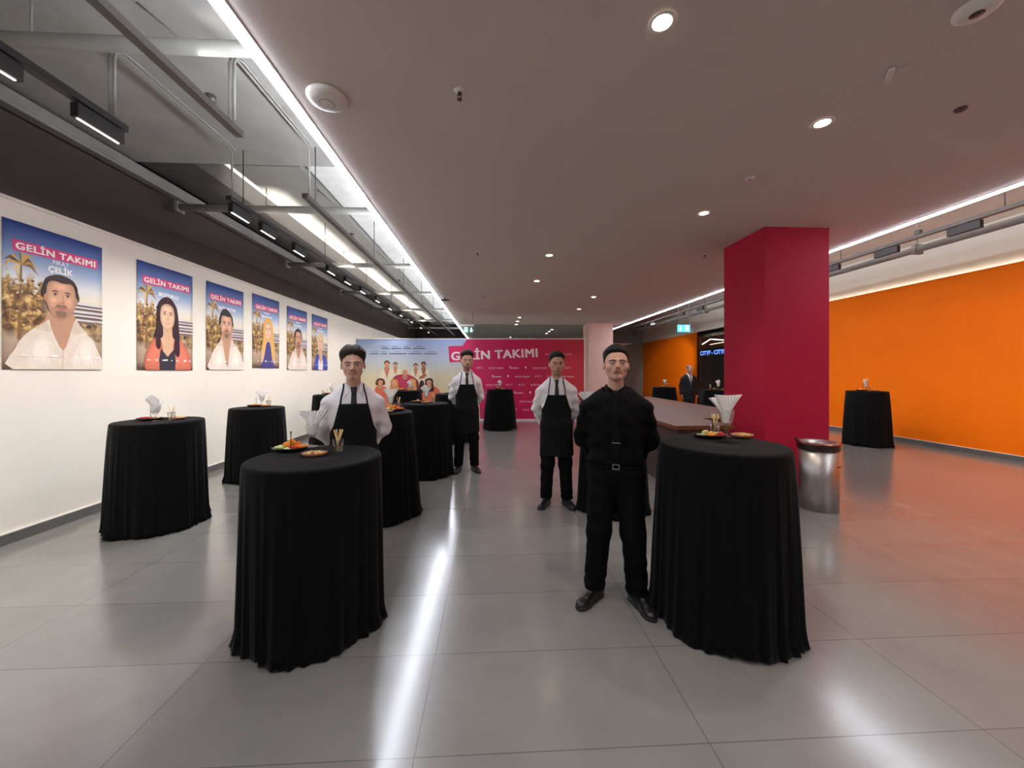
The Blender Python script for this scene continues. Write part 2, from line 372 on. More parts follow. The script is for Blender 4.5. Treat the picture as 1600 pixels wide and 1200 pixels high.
def conduit(x, ya, yb, label, dx=0):
    t = thing('conduit', label, 'conduit')
    for k, d in enumerate((0, .035)):
        pts = [(x + d, ya - .12, 3.56), (x + d, ya - .12, 4.0), (x + d, ya - .1, 4.07), (x + d + dx * .1, ya - .02, 4.1), (x + d + dx, yb + .12, 4.1), (x + d + dx, yb + .2, 4.07), (x + d + dx, yb + .22, 3.56)]
        MB().tube(pts[: (None if k == 0 else 6)], .011, 8).build('pipe', m_duct, t)
track('dark lighting track near the left wall, front length ending above the first poster', -2.92, Y0 + .2, 3.2, m_track)
track('dark lighting track near the left wall, long rear length', -2.92, 4.4, 20.5, m_track)
track('grey lighting track beside the left light line, front length', -2.05, Y0 + .2, 3.22, m_gtrack)
track('grey lighting track beside the left light line, long rear length', -2.05, 4.3, 20.5, m_gtrack)
conduit(-2.92, 3.2, 4.25, 'thin conduit bridging the two lengths of dark track at left')
conduit(-2.05, 3.22, 4.15, 'twin conduit bridging the two lengths of grey track at left', .02)
t = thing('conduit', 'conduit bending down beside the narrow pale duct at left', 'conduit')
MB().tube([(-1.75, 1.9, 4.17), (-1.75, 3.2, 4.17), (-1.75, 3.3, 4.14), (-1.75, 3.5, 3.98), (-1.75, 3.6, 3.95), (-1.75, 4.9, 3.95)], .015, 8).build('pipe', m_duct, t)
MB().tube([(-1.7, 1.9, 4.17), (-1.7, 3.2, 4.17), (-1.7, 3.3, 4.14), (-1.7, 3.5, 3.98), (-1.7, 3.6, 3.95), (-1.7, 4.9, 3.95)], .015, 8).build('pipe', m_duct, t)
t = thing('conduit', 'curved conduit against the charcoal wall at the front left', 'conduit')
MB().tube([(-4.3, 2.5, 3.5), (-4.3, 2.5, 3.98), (-4.22, 2.5, 4.12), (-3.9, 2.5, 4.16)], .018, 8).build('pipe', m_duct, t)
MB().tube([(-4.25, 2.56, 3.5), (-4.25, 2.56, 3.92), (-4.17, 2.56, 4.06), (-3.9, 2.56, 4.1)], .018, 8).build('pipe', m_duct, t)

def wash_head(x, y, zt, label, group, side, power, L=.34, tilt=35, color=(1, .965, .915), m=None, to_z=.1, lens=None):
    t = thing('track_light', label, 'track light', (x, y, zt), group=group)
    MB().bx(-.028, .028, -L / 2, L / 2, -.115, -.012).build('housing', m or m_black, t, bevel=.004)
    MB().bx(-.006, .006, -L / 2 + .02, L / 2 - .02, -.119, -.1155).build('lens', lens or m_ledw, t)
    MB().bx(-.015, .015, -.05, .05, -.012, -.001).build('adapter', m_black, t)
    wallx = XW if side < 0 else XO
    lamp('track_light_beam', 'AREA', (0, 0, -.125), aim_strip((x, y, zt - .125), (wallx, y, to_z)), power, color, .05, L - .06, parent=t, spread=1.85)
    return t
ys = [.4, 1.4, 2.35, 3.0, 4.6, 5.15, 5.95, 7.1, 7.9, 8.8, 9.9, 11.1, 12.4, 14.0, 15.8, 17.6]
for i, y in enumerate(ys):
    wash_head(-2.92, y, ZT, f'black linear spotlight on the dark left track, {ordn[i]} from the front', 'linear spotlights on the dark left track', -1, WASH_POWER)
for i, y in enumerate((2.9, 5.7, 8.5, 11.4, 14.4)):
    t = thing('uplight', f'small grey uplight on the grey left track, {ordn[i]} from the front', 'uplight', (-2.05, y, ZT + .05), group='uplights on the grey left track')
    MB().lathe([(0, .002), (.03, .002), (.035, .06), (.03, .062), (.026, .03), (0, .03)], n=16).build('housing', m_gtrack, t)
    lamp('uplight_beam', 'SPOT', (0, 0, .08), aim((0, 0, 0), (.25, -.1, 1)), UP_POWER * .6, (1, .95, .88), .02, spot=1.0, blend=.6, parent=t)
# unseen linear uplight, added to flood the white panel between the ducts
t = thing('uplight', 'unseen linear uplight added on the dark left track under the white panel', 'uplight', (-2.98, 0, ZT + .05))
MB().bx(-.02, .02, 5.1, 20, .0, .025).build('housing', m_track, t)
MB().bx(-.015, .015, 5.15, 19.95, .0255, .028).build('lens', m_ledw, t)
lamp('uplight_beam', 'AREA', (0, 12.8, .05), aim_strip((-2.98, 0, 3.55), (-3.52, 0, 4.5)), UP_POWER * 12, (1, .96, .9), .04, 14.2, parent=t, spread=1.2)

# ------------------------------------------------------------------ right service zone
ZR = 3.55
track('grey lighting track over the right aisle, beyond the magenta pillar', 6.2, -2.5, 17.5, m_gtrack, ZR, 4.5)
for i, y in enumerate((-.8, .6, 2.1, 3.6, 4.75, 5.75, 6.75, 8.0, 9.6, 11.2, 12.35)):
    wash_head(6.2, y, ZR, f'grey linear spotlight on the right aisle track, {ordn[i]} from the front', 'linear spotlights on the right track', 1, ORANGE_POWER, .36, m=m_track, lens=m_black, color=(1, .93, .82))
t = thing('track_light', 'spotlight on the right track aimed at the rear orange wall', 'track light', (6.2, 14.6, ZR))
MB().bx(-.03, .03, -.18, .18, -.095, -.012).build('housing', m_gtrack, t)
MB().bx(-.02, .02, -.15, .15, -.099, -.0955).build('lens', m_ledw, t)
MB().bx(-.015, .015, -.05, .05, -.012, -.001).build('adapter', m_gtrack, t)
lamp('track_light_beam', 'SPOT', (0, 0, -.12), aim((6.2, 14.6, 3.43), (XO, 19.3, 1.9)), 380, (1, .9, .75), .05, spot=.62, blend=.7, parent=t)
t = thing('pipe', 'grey pipe with clamps running behind the right aisle track', 'pipe', (7.0, 0, 3.62))
MB().tube([(0, Y0 + .2, 0), (0, 20, 0)], .055, 12).build('pipe', m_raw, t)
for y in (3.9, 6.0, 8.1, 10.2, 12.3): MB().bx(-.075, .075, y - .03, y + .03, -.08, .08).build('clamp', m_raw, t); MB().tube([(0, y, .08), (0, y, .87)], .01, 6).build('hanger', m_raw, t)
for i, (y, x) in enumerate(((5.3, 6.2), (9.9, 6.2), (12.0, 6.2))):
    t = thing('uplight', f'small round uplight by the right aisle track, {ordn[i]} from the front', 'uplight', (x, y, ZR + .05), group='uplights by the right track')
    MB().lathe([(0, 0), (.04, 0), (.045, .06), (.036, .06), (.03, .02), (0, .02)], n=16).build('housing', m_gtrack, t)
    lamp('uplight_beam', 'SPOT', (0, 0, .08), (PI, 0, 0), UP_POWER, (1, .95, .88), .02, spot=1.3, blend=.6, parent=t)
# cove light lying on top of the orange panel
t = thing('light_line', 'cove light line on top of the orange wall', 'light', (XO + .25, 0, 3.56))
MB().bx(-.02, .02, Y0 + .1, OY0 - .1, .001, .02).build('profile', mat('white_light_profile', (220, 220, 220), .4), t)
MB().bx(-.015, .015, Y0 + .1, OY0 - .1, .0205, .025).build('diffuser', glow('cove_light', (255, 240, 215), 5), t)

# ------------------------------------------------------------------ downlights and small ceiling fittings
def downlight(x, y, label, r=.055, power=DOWN_POWER):
    t = thing('downlight', label, 'downlight', (x, y, ZC), group='recessed round downlights')
    MB().lathe([(r + .016, -.002), (r + .016, -.006), (r, -.006), (r - .006, -.003)], n=24).build('trim_ring', mat('white_fitting', (214, 208, 202), .5), t)
    MB().lathe([(r - .005, -.0035), (0, -.0045)], n=24).build('lens', m_spot, t)
    lamp('downlight_beam', 'SPOT', (0, 0, -.02), (0, 0, 0), power * 4, (1, .9, .78), .04, spot=1.7, blend=.8, parent=t)
for i, (x, y) in enumerate([(.9, 6.09), (.9, 7.82), (.91, 13.1), (.91, 14.1), (.92, 15.05), (.95, 20.6), (.9, 2.0), (.9, .2)]):
    downlight(x, y, f'round downlight in the middle ceiling row, {["nearest visible", "second visible", "third visible", "fourth visible", "fifth visible", "last before the rear wall", "nearer than the first sprinkler", "closest to the front wall"][i]}')
for i, (x, y) in enumerate([(2.46, 2.75), (2.47, 4.38), (2.5, 9.42), (2.55, 11.27), (2.6, 16.8), (2.6, 17.6), (2.6, 18.5), (2.46, -.4)]):
    downlight(x, y, f'round downlight in the ceiling row toward the magenta pillar, {["nearest and brightest", "second, before the pillar", "third", "fourth", "fifth", "sixth", "seventh", "closest to the front wall"][i]}')
m_fit = mat('white_fitting', (214, 208, 202), .5)
t = thing('smoke_detector', 'wide round white ceiling access point beside the left light line', 'ceiling fitting', (-1.12, 2.66, ZC))
MB().lathe([(0, -.045), (.07, -.043), (.115, -.03), (.13, -.012), (.13, -.002)], n=32).build('housing', m_fit, t)
MB().lathe([(.045, -.0465), (.05, -.0445)], n=24).build('ring', m_duct, t)
def sprinkler(x, y, label):
    t = thing('sprinkler', label, 'sprinkler', (x, y, ZC), group='ceiling sprinklers')
    MB().lathe([(.012, -.016), (.03, -.012), (.038, -.002)], n=20).build('rosette', m_fit, t)
    b = MB().tube([(0, 0, -.014), (0, 0, -.035)], .008, 8).tube([(-.012, 0, -.02), (-.012, 0, -.05), (0, 0, -.06)], .003, 6).tube([(.012, 0, -.02), (.012, 0, -.05), (0, 0, -.06)], .003, 6)
    b.build('head', mat('sprinkler_metal', (80, 70, 64), .4, metal=.6), t)
    MB().lathe([(0, -.06), (.016, -.06), (.016, -.063), (0, -.063)], n=16).build('deflector', mat('sprinkler_metal', (80, 70, 64), .4), t)
sprinkler(-.22, 2.55, 'small ceiling sprinkler nearest the camera, right of the left light line')
sprinkler(-.24, 5.96, 'second ceiling sprinkler from the camera, above the tall center waiter')
sprinkler(-.24, 9.48, 'third small ceiling sprinkler, before the exit sign')
sprinkler(3.34, 5.9, 'ceiling sprinkler just left of the magenta pillar top')
def disc(x, y, r, label, cat='ceiling fitting', name='ceiling_sensor', m=None, h=.02):
    t = thing(name, label, cat, (x, y, ZC))
    MB().lathe([(0, -h), (r * .7, -h), (r, -h * .4), (r, -.001)], n=28).build('housing', m or m_fit, t)
    MB().lathe([(0, -h - .003), (r * .3, -h - .002), (r * .33, -h)], n=16).build('cap', mat('sprinkler_metal', (80, 70, 64), .4), t)
disc(3.3, 2.55, .035, 'small dark round sensor in the ceiling at upper right', m=mat('dark_sensor', (92, 60, 58), .6))
disc(2.46, 3.56, .04, 'small round sensor between the two nearest pillar row downlights')
disc(2.47, 1.84, .09, 'round smoke detector in the ceiling corner at top right', name='smoke_detector', cat='smoke detector', h=.035)
disc(2.57, 13.3, .06, 'small flat ceiling disc before the pale pillar')
t = thing('access_hatch', 'slim pale ceiling hatch left ajar near the brightest downlight', 'ceiling fitting', (2.47, 2.27, ZC))
MB().box((0, 0, -.012), (.13, .035, .02), .9).build('flap', m_fit, t, bevel=.005)
MB().box((.06, -.02, -.004), (.1, .07, .006), .9).build('frame', m_ceil, t)
t = thing('sprinkler', 'black hanging sprinkler crossing the left light line', 'sprinkler', (-1.2, 9.69, ZC), group='ceiling sprinklers')
MB().tube([(0, 0, -.001), (0, 0, -.06)], .012, 8).build('stem', m_black, t); MB().lathe([(0, -.06), (.12, -.062), (.12, -.067), (0, -.068)], n=16).build('deflector', m_black, t)
# exit signs
def exit_sign(loc, wdt, hgt, label, rod, mirror, box, est, green):
    t = thing('exit_sign', label, 'exit sign', loc)
    MB().bx(-wdt / 2, wdt / 2, -.012, .012, 0, hgt).build('panel', mat('exit_green' + str(green[0]), green, .4, emit=green, estr=est, var=.02), t, bevel=.003)
    g = MB(); y = -.0135; k = hgt
    dx = -wdt * .25 * (-1 if mirror else 1); ax = -dx
    g.poly([(ax - .06 * k * 1.2, y, .48 * k), (ax - .09 * k, y, .48 * k), (ax - .09 * k, y, .86 * k), (ax + .09 * k, y, .86 * k), (ax + .09 * k, y, .48 * k), (ax + .26 * k, y, .48 * k), (ax, y, .12 * k), (ax - .26 * k, y, .48 * k)])
    for a, b, c, d in ((-.26, -.2, .12, .9), (.2, .26, .12, .9), (-.26, .26, .84, .9)): g.poly([(dx + a * k, y, c * k), (dx + b * k, y, c * k), (dx + b * k, y, d * k), (dx + a * k, y, d * k)])
    g.poly([(dx + a * k, y, b * k) for a, b in blob([(-.02, .7), (.05, .6), (.14, .5), (.1, .46), (.03, .5), (.06, .35), (.14, .18), (.08, .15), (0, .32), (-.1, .16), (-.16, .2), (-.06, .38), (-.06, .5), (-.14, .48), (-.14, .54), (-.06, .64)], 2)])
    g.poly([(dx + a * k, y, b * k) for a, b in ell_pts(.04, .74, .05, .06, 10)])
    g.build('pictogram', mat('exit_white', (235, 255, 250), .4, emit=(225, 255, 248), estr=.7), t)
    if box: MB().bx(-wdt / 2 - .1, wdt / 2, -.03, .03, hgt + .02, hgt + .075).build('lamp_housing', m_fit, t)
    top = rod - loc[2]
    for x in ((wdt * .38,) if box else (-wdt * .42, wdt * .42)): MB().tube([(x, 0, hgt), (x, 0, top)], .007, 6).build('hanger', m_duct if not box else m_dduct, t)
exit_sign((-.75, 12.0, 2.80), .32, .2, 'green exit sign with down arrow hanging at the end of the left light line', 3.46, False, True, .05, (40, 120, 104))
exit_sign((5.95, 11.7, 2.84), .4, .23, 'bright cyan exit sign hanging on two rods over the right aisle', 4.5, True, False, .55, (70, 190, 215))
# ------------------------------------------------------------------ posters on the white wall (sheet x: 0..W towards the rear, z: 0..H)
PW, PH = .9, 1.4
SKY = [(0, (150, 120, 104)), (.3, (200, 178, 150)), (.5, (238, 222, 190)), (.62, (222, 222, 222)), (.74, (150, 172, 206)), (.88, (88, 112, 170)), (1, (52, 74, 140))]
m_poster = print_mat('poster_print', SKY, True, PW, PH)
PAL = {}
def ink(rgb):
    rgb = tuple(int(c) // 3 * 3 for c in rgb)
    return mat('ink_%d_%d_%d' % rgb, rgb, .5, var=.05, scale=14, spec=.3)
class Print:
    """flat printed shapes stacked a fraction of a millimetre apart in the sheet's own plane"""
    def __init__(s, sx, sz): s.mb = MB(); s.mats = []; s.sx = sx; s.sz = sz; s.k = 0
    def mi(s, rgb):
        m = ink(rgb)
        if m not in s.mats: s.mats.append(m)
        return s.mats.index(m)
    def shape(s, rgb, pts, smooth=5, y=None):
        s.k += 1
        q = blob(pts, smooth) if smooth else pts
        q = [(min(max(.0, a), 1.0 if s.sx == PW else 99) * s.sx, max(.0, b) * s.sz) for a, b in q]
        q = [p for i, p in enumerate(q) if abs(p[0] - q[i - 1][0]) + abs(p[1] - q[i - 1][1]) > 1e-5]
        yy = -.0005 - .00005 * s.k
        area = sum(q[i][0] * q[(i + 1) % len(q)][1] - q[(i + 1) % len(q)][0] * q[i][1] for i in range(len(q)))
        if area < 0: q = q[::-1]
        s.mb.poly([(a, yy, b) for a, b in q], s.mi(rgb))
    def ell(s, rgb, cx, cz, rx, rz, rot=0): s.shape(rgb, ell_pts(cx, cz, rx, rz, 20, rot), 0)
def mixc(a, b, t): return tuple(int(round(p * (1 - t) + q * t)) for p, q in zip(a, b))
def soft(P, ca, cb, pts, n=5, c=None, k=.5, smooth=5):
    """nested shapes that step from ca at the outline to cb round the point c"""
    c = c or (sum(p[0] for p in pts) / len(pts), sum(p[1] for p in pts) / len(pts))
    for i in range(n):
        t = i / (n - 1); f = 1 - (1 - k) * t
        P.shape(mixc(ca, cb, t), [(c[0] + (p[0] - c[0]) * f, c[1] + (p[1] - c[1]) * f) for p in pts], smooth)
def face(P, cx, cz, w, h, skin, hair, beard=0, long=0, brow=True, shade=None):
    """w, h: half width, half height of the face"""
    S = tuple(int(c * .86) for c in skin); D = (62, 42, 38); LT = tuple(min(255, int(c * 1.08 + 6)) for c in skin)
    E = [(cx - w, cz + .25 * h), (cx - .95 * w, cz - .3 * h), (cx - .66 * w, cz - .76 * h), (cx - .2 * w, cz - h), (cx + .2 * w, cz - h), (cx + .66 * w, cz - .76 * h), (cx + .95 * w, cz - .3 * h), (cx + w, cz + .25 * h), (cx + .75 * w, cz + .8 * h), (cx, cz + h), (cx - .75 * w, cz + .8 * h)]
    if not long:
        for sg in (-1, 1): P.ell(S, cx + sg * 1.03 * w, cz - .02 * h, .1 * w, .18 * h)
    soft(P, S, skin, E, 5, (cx - .12 * w, cz), .72)
    soft(P, skin, LT, [(cx - .5 * w, cz + .75 * h), (cx + .4 * w, cz + .75 * h), (cx + .45 * w, cz + .45 * h), (cx - .5 * w, cz + .45 * h)], 4, None, .4)
    for sg, q in ((-1, 1), (1, .5)): soft(P, skin, mixc(skin, LT, q), ell_pts(cx + sg * .5 * w, cz - .08 * h, .26 * w, .17 * h, 12), 4, None, .4, 0)
    if beard:
        c1 = mixc(skin, hair, .22); c2 = mixc(skin, hair, .5)
        B = [(cx - .97 * w, cz - .02 * h), (cx - .93 * w, cz - .35 * h), (cx - .66 * w, cz - .77 * h), (cx - .2 * w, cz - 1.02 * h), (cx + .2 * w, cz - 1.02 * h), (cx + .66 * w, cz - .77 * h), (cx + .93 * w, cz - .35 * h), (cx + .97 * w, cz - .02 * h), (cx + .76 * w, cz - .42 * h), (cx + .42 * w, cz - .36 * h), (cx + .28 * w, cz - .24 * h), (cx, cz - .26 * h), (cx - .28 * w, cz - .24 * h), (cx - .42 * w, cz - .36 * h), (cx - .76 * w, cz - .42 * h)]
        P.shape(c1, B, 3); soft(P, c1, c2, [(cx - .5 * w, cz - .6 * h), (cx, cz - .52 * h), (cx + .5 * w, cz - .6 * h), (cx + .3 * w, cz - .95 * h), (cx - .3 * w, cz - .95 * h)], 4, None, .6, 3)
        P.shape(c2, [(cx - .36 * w, cz - .42 * h), (cx - .24 * w, cz - .28 * h), (cx, cz - .29 * h), (cx + .24 * w, cz - .28 * h), (cx + .36 * w, cz - .42 * h), (cx, cz - .37 * h)], 3)
    P.shape((190, 104, 98) if long else mixc(skin, (150, 70, 66), .5), [(cx - .34 * w, cz - .43 * h), (cx - .1 * w, cz - .39 * h), (cx, cz - .4 * h), (cx + .1 * w, cz - .39 * h), (cx + .34 * w, cz - .43 * h), (cx, cz - .55 * h)], 4)
    if long: P.shape((250, 246, 240), [(cx - .25 * w, cz - .435 * h), (cx, cz - .43 * h), (cx + .25 * w, cz - .435 * h), (cx, cz - .485 * h)], 4)
    else: P.shape(mixc(skin, D, .6), [(cx - .33 * w, cz - .44 * h), (cx, cz - .45 * h), (cx + .33 * w, cz - .44 * h), (cx, cz - .465 * h)], 3)
    P.shape(mixc(skin, S, .7), [(cx + .04 * w, cz + .25 * h), (cx + .1 * w, cz + .2 * h), (cx + .2 * w, cz - .14 * h), (cx + .06 * w, cz - .17 * h)], 3)
    P.shape(mixc(S, D, .25), [(cx - .19 * w, cz - .15 * h), (cx, cz - .18 * h), (cx + .2 * w, cz - .15 * h), (cx + .1 * w, cz - .21 * h), (cx - .1 * w, cz - .21 * h)], 3)
    for sg in (-1, 1):
        ex = cx + sg * .42 * w
        soft(P, skin, mixc(skin, D, .22), ell_pts(ex, cz + .23 * h, .27 * w, .13 * h, 12), 3, None, .7, 0)
        P.ell((226, 214, 206), ex, cz + .2 * h, .15 * w, .042 * h); P.ell(D, ex, cz + .2 * h, .075 * w, .05 * h)
        P.shape(D, [(ex - .18 * w, cz + .2 * h), (ex, cz + .262 * h), (ex + .18 * w, cz + .2 * h), (ex, cz + .235 * h)], 3)
        P.shape(mixc(hair, D, .5), [(ex - .27 * w, cz + .33 * h), (ex, cz + .4 * h), (ex + .27 * w, cz + .34 * h), (ex, cz + .34 * h)], 4)
def palm(P):
    rnd = random.Random(2)
    P.shape((136, 104, 70), [(.12, .2), (.135, .5), (.15, .72), (.165, .72), (.16, .5), (.16, .2)], 0)
    for i in range(15):
        a = -.5 + i * .27 + rnd.uniform(-.1, .1); L = rnd.uniform(.09, .15); c = rnd.choice([(168, 128, 72), (120, 92, 60), (208, 168, 98), (96, 74, 56)])
        ca, sa = math.cos(a), math.sin(a) * .72; tip = (.157 + L * ca * 1.25, .72 + L * sa - .03 * abs(ca)); md = (.157 + L * .6 * ca * 1.2, .728 + L * .6 * sa + .012)
        P.shape(c, [(.155, .722), (md[0] - .006 * sa * 9 * .3, md[1] + .009), tip, (md[0] + .003, md[1] - .012), (.16, .712)], 0)
    for i in range(60):
        x, y = rnd.uniform(0, .36), rnd.uniform(.28, .62); c = rnd.choice([(94, 70, 56), (120, 88, 58), (176, 136, 80), (212, 176, 116), (104, 76, 54), (140, 106, 70)]); r = rnd.uniform(.006, .02)
        P.shape(c, [(x + r * rnd.uniform(.5, 1.3) * math.cos(q), y + r * .7 * rnd.uniform(.4, 1.2) * math.sin(q)) for q in (0, .9, 1.8, 2.7, 3.6, 4.5, 5.4)], 0)
    for i in range(9): P.shape((226, 226, 232) if i % 2 else (128, 96, 84), [(.62, .50 - i * .016), (1, .505 - i * .016), (1, .495 - i * .016), (.62, .49 - i * .016)], 0)
    for i in range(16):
        x, y = rnd.uniform(.64, 1), rnd.uniform(.24, .37); r = rnd.uniform(.012, .03); c = rnd.choice([(92, 74, 62), (150, 118, 84), (186, 150, 106), (70, 58, 54)])
        P.shape(c, [(min(1, x + r * rnd.uniform(.5, 1.3) * math.cos(q)), y + r * .6 * rnd.uniform(.4, 1.2) * math.sin(q)) for q in (0, .9, 1.8, 2.7, 3.6, 4.5, 5.4)], 0)
def make_poster(y, zb, label, spec):
    t = None
    mb = MB(); n = 12; ls = 0
    # sheet: slightly curling away from the wall at its foot
    def off(a, b): return -ls * max(0, (.18 - b) / .18) ** 2 * (.4 + .6 * a)
    vs = [(PW * i / n, off(i / n, j / n) , PH * j / n) for j in range(n + 1) for i in range(n + 1)]
    fs = [(j * (n + 1) + i, j * (n + 1) + i + 1, (j + 1) * (n + 1) + i + 1, (j + 1) * (n + 1) + i) for j in range(n) for i in range(n)]
    mb.add(vs, fs, 0, True)
    t = mb.build('poster', m_poster, loc=(XW + .008, y, zb), rz=PI / 2)
    sd = t.modifiers.new('thickness', 'SOLIDIFY'); sd.thickness = .004; sd.offset = -1
    tag(t, label, 'poster', 'film posters on the white wall')
    P = Print(PW, PH); palm(P); spec['draw'](P)
    def bend(vv):
        out = []
        for a, b, c in vv: out.append((a, b + off(a / PW, c / PH), c))
        return out
    P.mb.v = bend(P.mb.v); P.mb.build('portrait', P.mats, t)
    band = MB(); c, s = PW * .51, .03; zc = PH * .845; tl = spec.get('tilt', .02)
    q = [(-.385, -.055), (.385, -.055), (.39, .05), (-.39, .05)]
    band.poly([(c + a * math.cos(tl) - b * math.sin(tl), -.0012, zc + a * math.sin(tl) + b * math.cos(tl)) for a, b in q])
    band.build('title_band', ink((216, 74, 128)), t)
    tx = MB(); put_text(tx, 'GELİN TAKIMI', c - .36, c + .36, zc + .006, -.0022, .085, tl, heavy=.032, spacing=1.08)
    for i, nm in enumerate(spec.get('name', ())):
        if nm: wd = .03 * len(nm) if i == 0 else .046 * len(nm); put_text(tx, nm, c + .02 - wd / 2, c + .02 + wd / 2, PH * (.785 - .052 * i), -.0022, None, 0, bold=0.0 if i == 0 else .03)
    if not spec.get('name'):
        for i, wd in enumerate((.2, .34)):
            for k in range(7): tx.poly([(c - wd / 2 + wd * (k + .12) / 7, -.0022, PH * (.775 - .05 * i) - .010 - .006 * i), (c - wd / 2 + wd * (k + .88) / 7, -.0022, PH * (.775 - .05 * i) - .010 - .006 * i), (c - wd / 2 + wd * (k + .88) / 7, -.0022, PH * (.775 - .05 * i) + .010 + .004 * i), (c - wd / 2 + wd * (k + .12) / 7, -.0022, PH * (.775 - .05 * i) + .010 + .004 * i)])
    yl = -.0005 - .00005 * (P.k + 30)
    tx.build('lettering', ink((250, 244, 242)), t); tx = MB()
    lz = PH * spec.get('logo', .09); n0 = len(tx.v)
    for k, (a, wd) in enumerate(((.15, .04), (.28, .045), (.4, .085), (.56, .02), (.66, .03), (.8, .05), (.9, .05))):
        tx.poly([(PW * a, yl, lz), (PW * a + wd, yl, lz), (PW * a + wd, yl, lz + .012 + .006 * (k % 3)), (PW * a, yl, lz + .012)])
    tx.v = tx.v[:n0] + bend(tx.v[n0:])
    tx.build('logo_print', ink((250, 244, 242)), t)
    return t
def shirt_man(P, cx, cz, skin, hair, shirt, beard, vneck=.1, quiff=0):
    w, h = .155, .15
    P.shape(tuple(int(c * .9) for c in skin), [(cx - .13, .42), (cx + .13, .42), (cx + .16, .25), (cx + .06, .1), (cx - .06, .12), (cx - .16, .26)], 4)
    SH = [(.08, .0), (.1, .14), (.2, .25), (cx - .15, .345), (cx - .12, .36), (cx - .09, .28), (cx + .02, vneck), (cx + .1, .28), (cx + .15, .38), (cx + .2, .34), (.86, .24), (.96, .12), (.99, .0)]
    P.shape(mixc(shirt, (170, 140, 120), .18), SH, 3)
    for x0, sg in ((cx - .2, -1), (cx + .25, 1)): soft(P, mixc(shirt, (170, 140, 120), .18), shirt, [(x0 - .15, .0), (x0 - .13, .14), (x0 - .02, .26), (x0 + .1, .24), (x0 + .16, .1), (x0 + .14, .0)], 5, (x0, .14), .45, 4)
    for a, b_, c_ in ((cx - .3, .16, .03), (cx - .12, .14, .02), (cx + .18, .17, .03), (cx + .34, .14, .02)): P.shape(mixc(shirt, (150, 120, 104), .22), [(a, b_), (a + .02, b_ - .08), (a + .05, c_), (a + .03, b_ - .08)], 3)
    dk = mixc(shirt, (150, 120, 104), .3)
    P.shape(dk, [(cx + .0, 0), (cx + .012, vneck), (cx + .03, vneck), (cx + .02, 0)], 0)
    P.shape(tuple(int(c * .9) for c in skin), [(cx - .12, .36), (cx - .09, .29), (cx + .015, vneck), (cx + .1, .29), (cx + .13, .37)], 0)
    P.shape(dk, [(cx - .15, .345), (cx - .26, .29), (cx - .13, .27), (cx - .09, .28)], 0); P.shape(dk, [(cx + .15, .375), (cx + .26, .29), (cx + .12, .26), (cx + .1, .29)], 0)
    P.shape(hair, [(cx - w * 1.08, cz - .01), (cx - w * 1.1, cz + .11), (cx - w * .7, cz + .16 + quiff), (cx, cz + .18 + quiff), (cx + w * .8, cz + .155), (cx + w * 1.1, cz + .09), (cx + w * 1.08, cz - .01)])
    face(P, cx, cz, w, h, skin, hair, beard)
    P.shape(hair, [(cx - w * 1.0, cz + .03), (cx - w * .9, cz + .1), (cx - w * .5, cz + .128), (cx + w * .1, cz + .12), (cx + w * .7, cz + .125), (cx + w * .95, cz + .09), (cx + w * 1.0, cz + .03), (cx + w * 1.12, cz + .09), (cx + w * .8, cz + .15), (cx, cz + .175 + quiff), (cx - w * .75, cz + .155 + quiff), (cx - w * 1.12, cz + .09)])
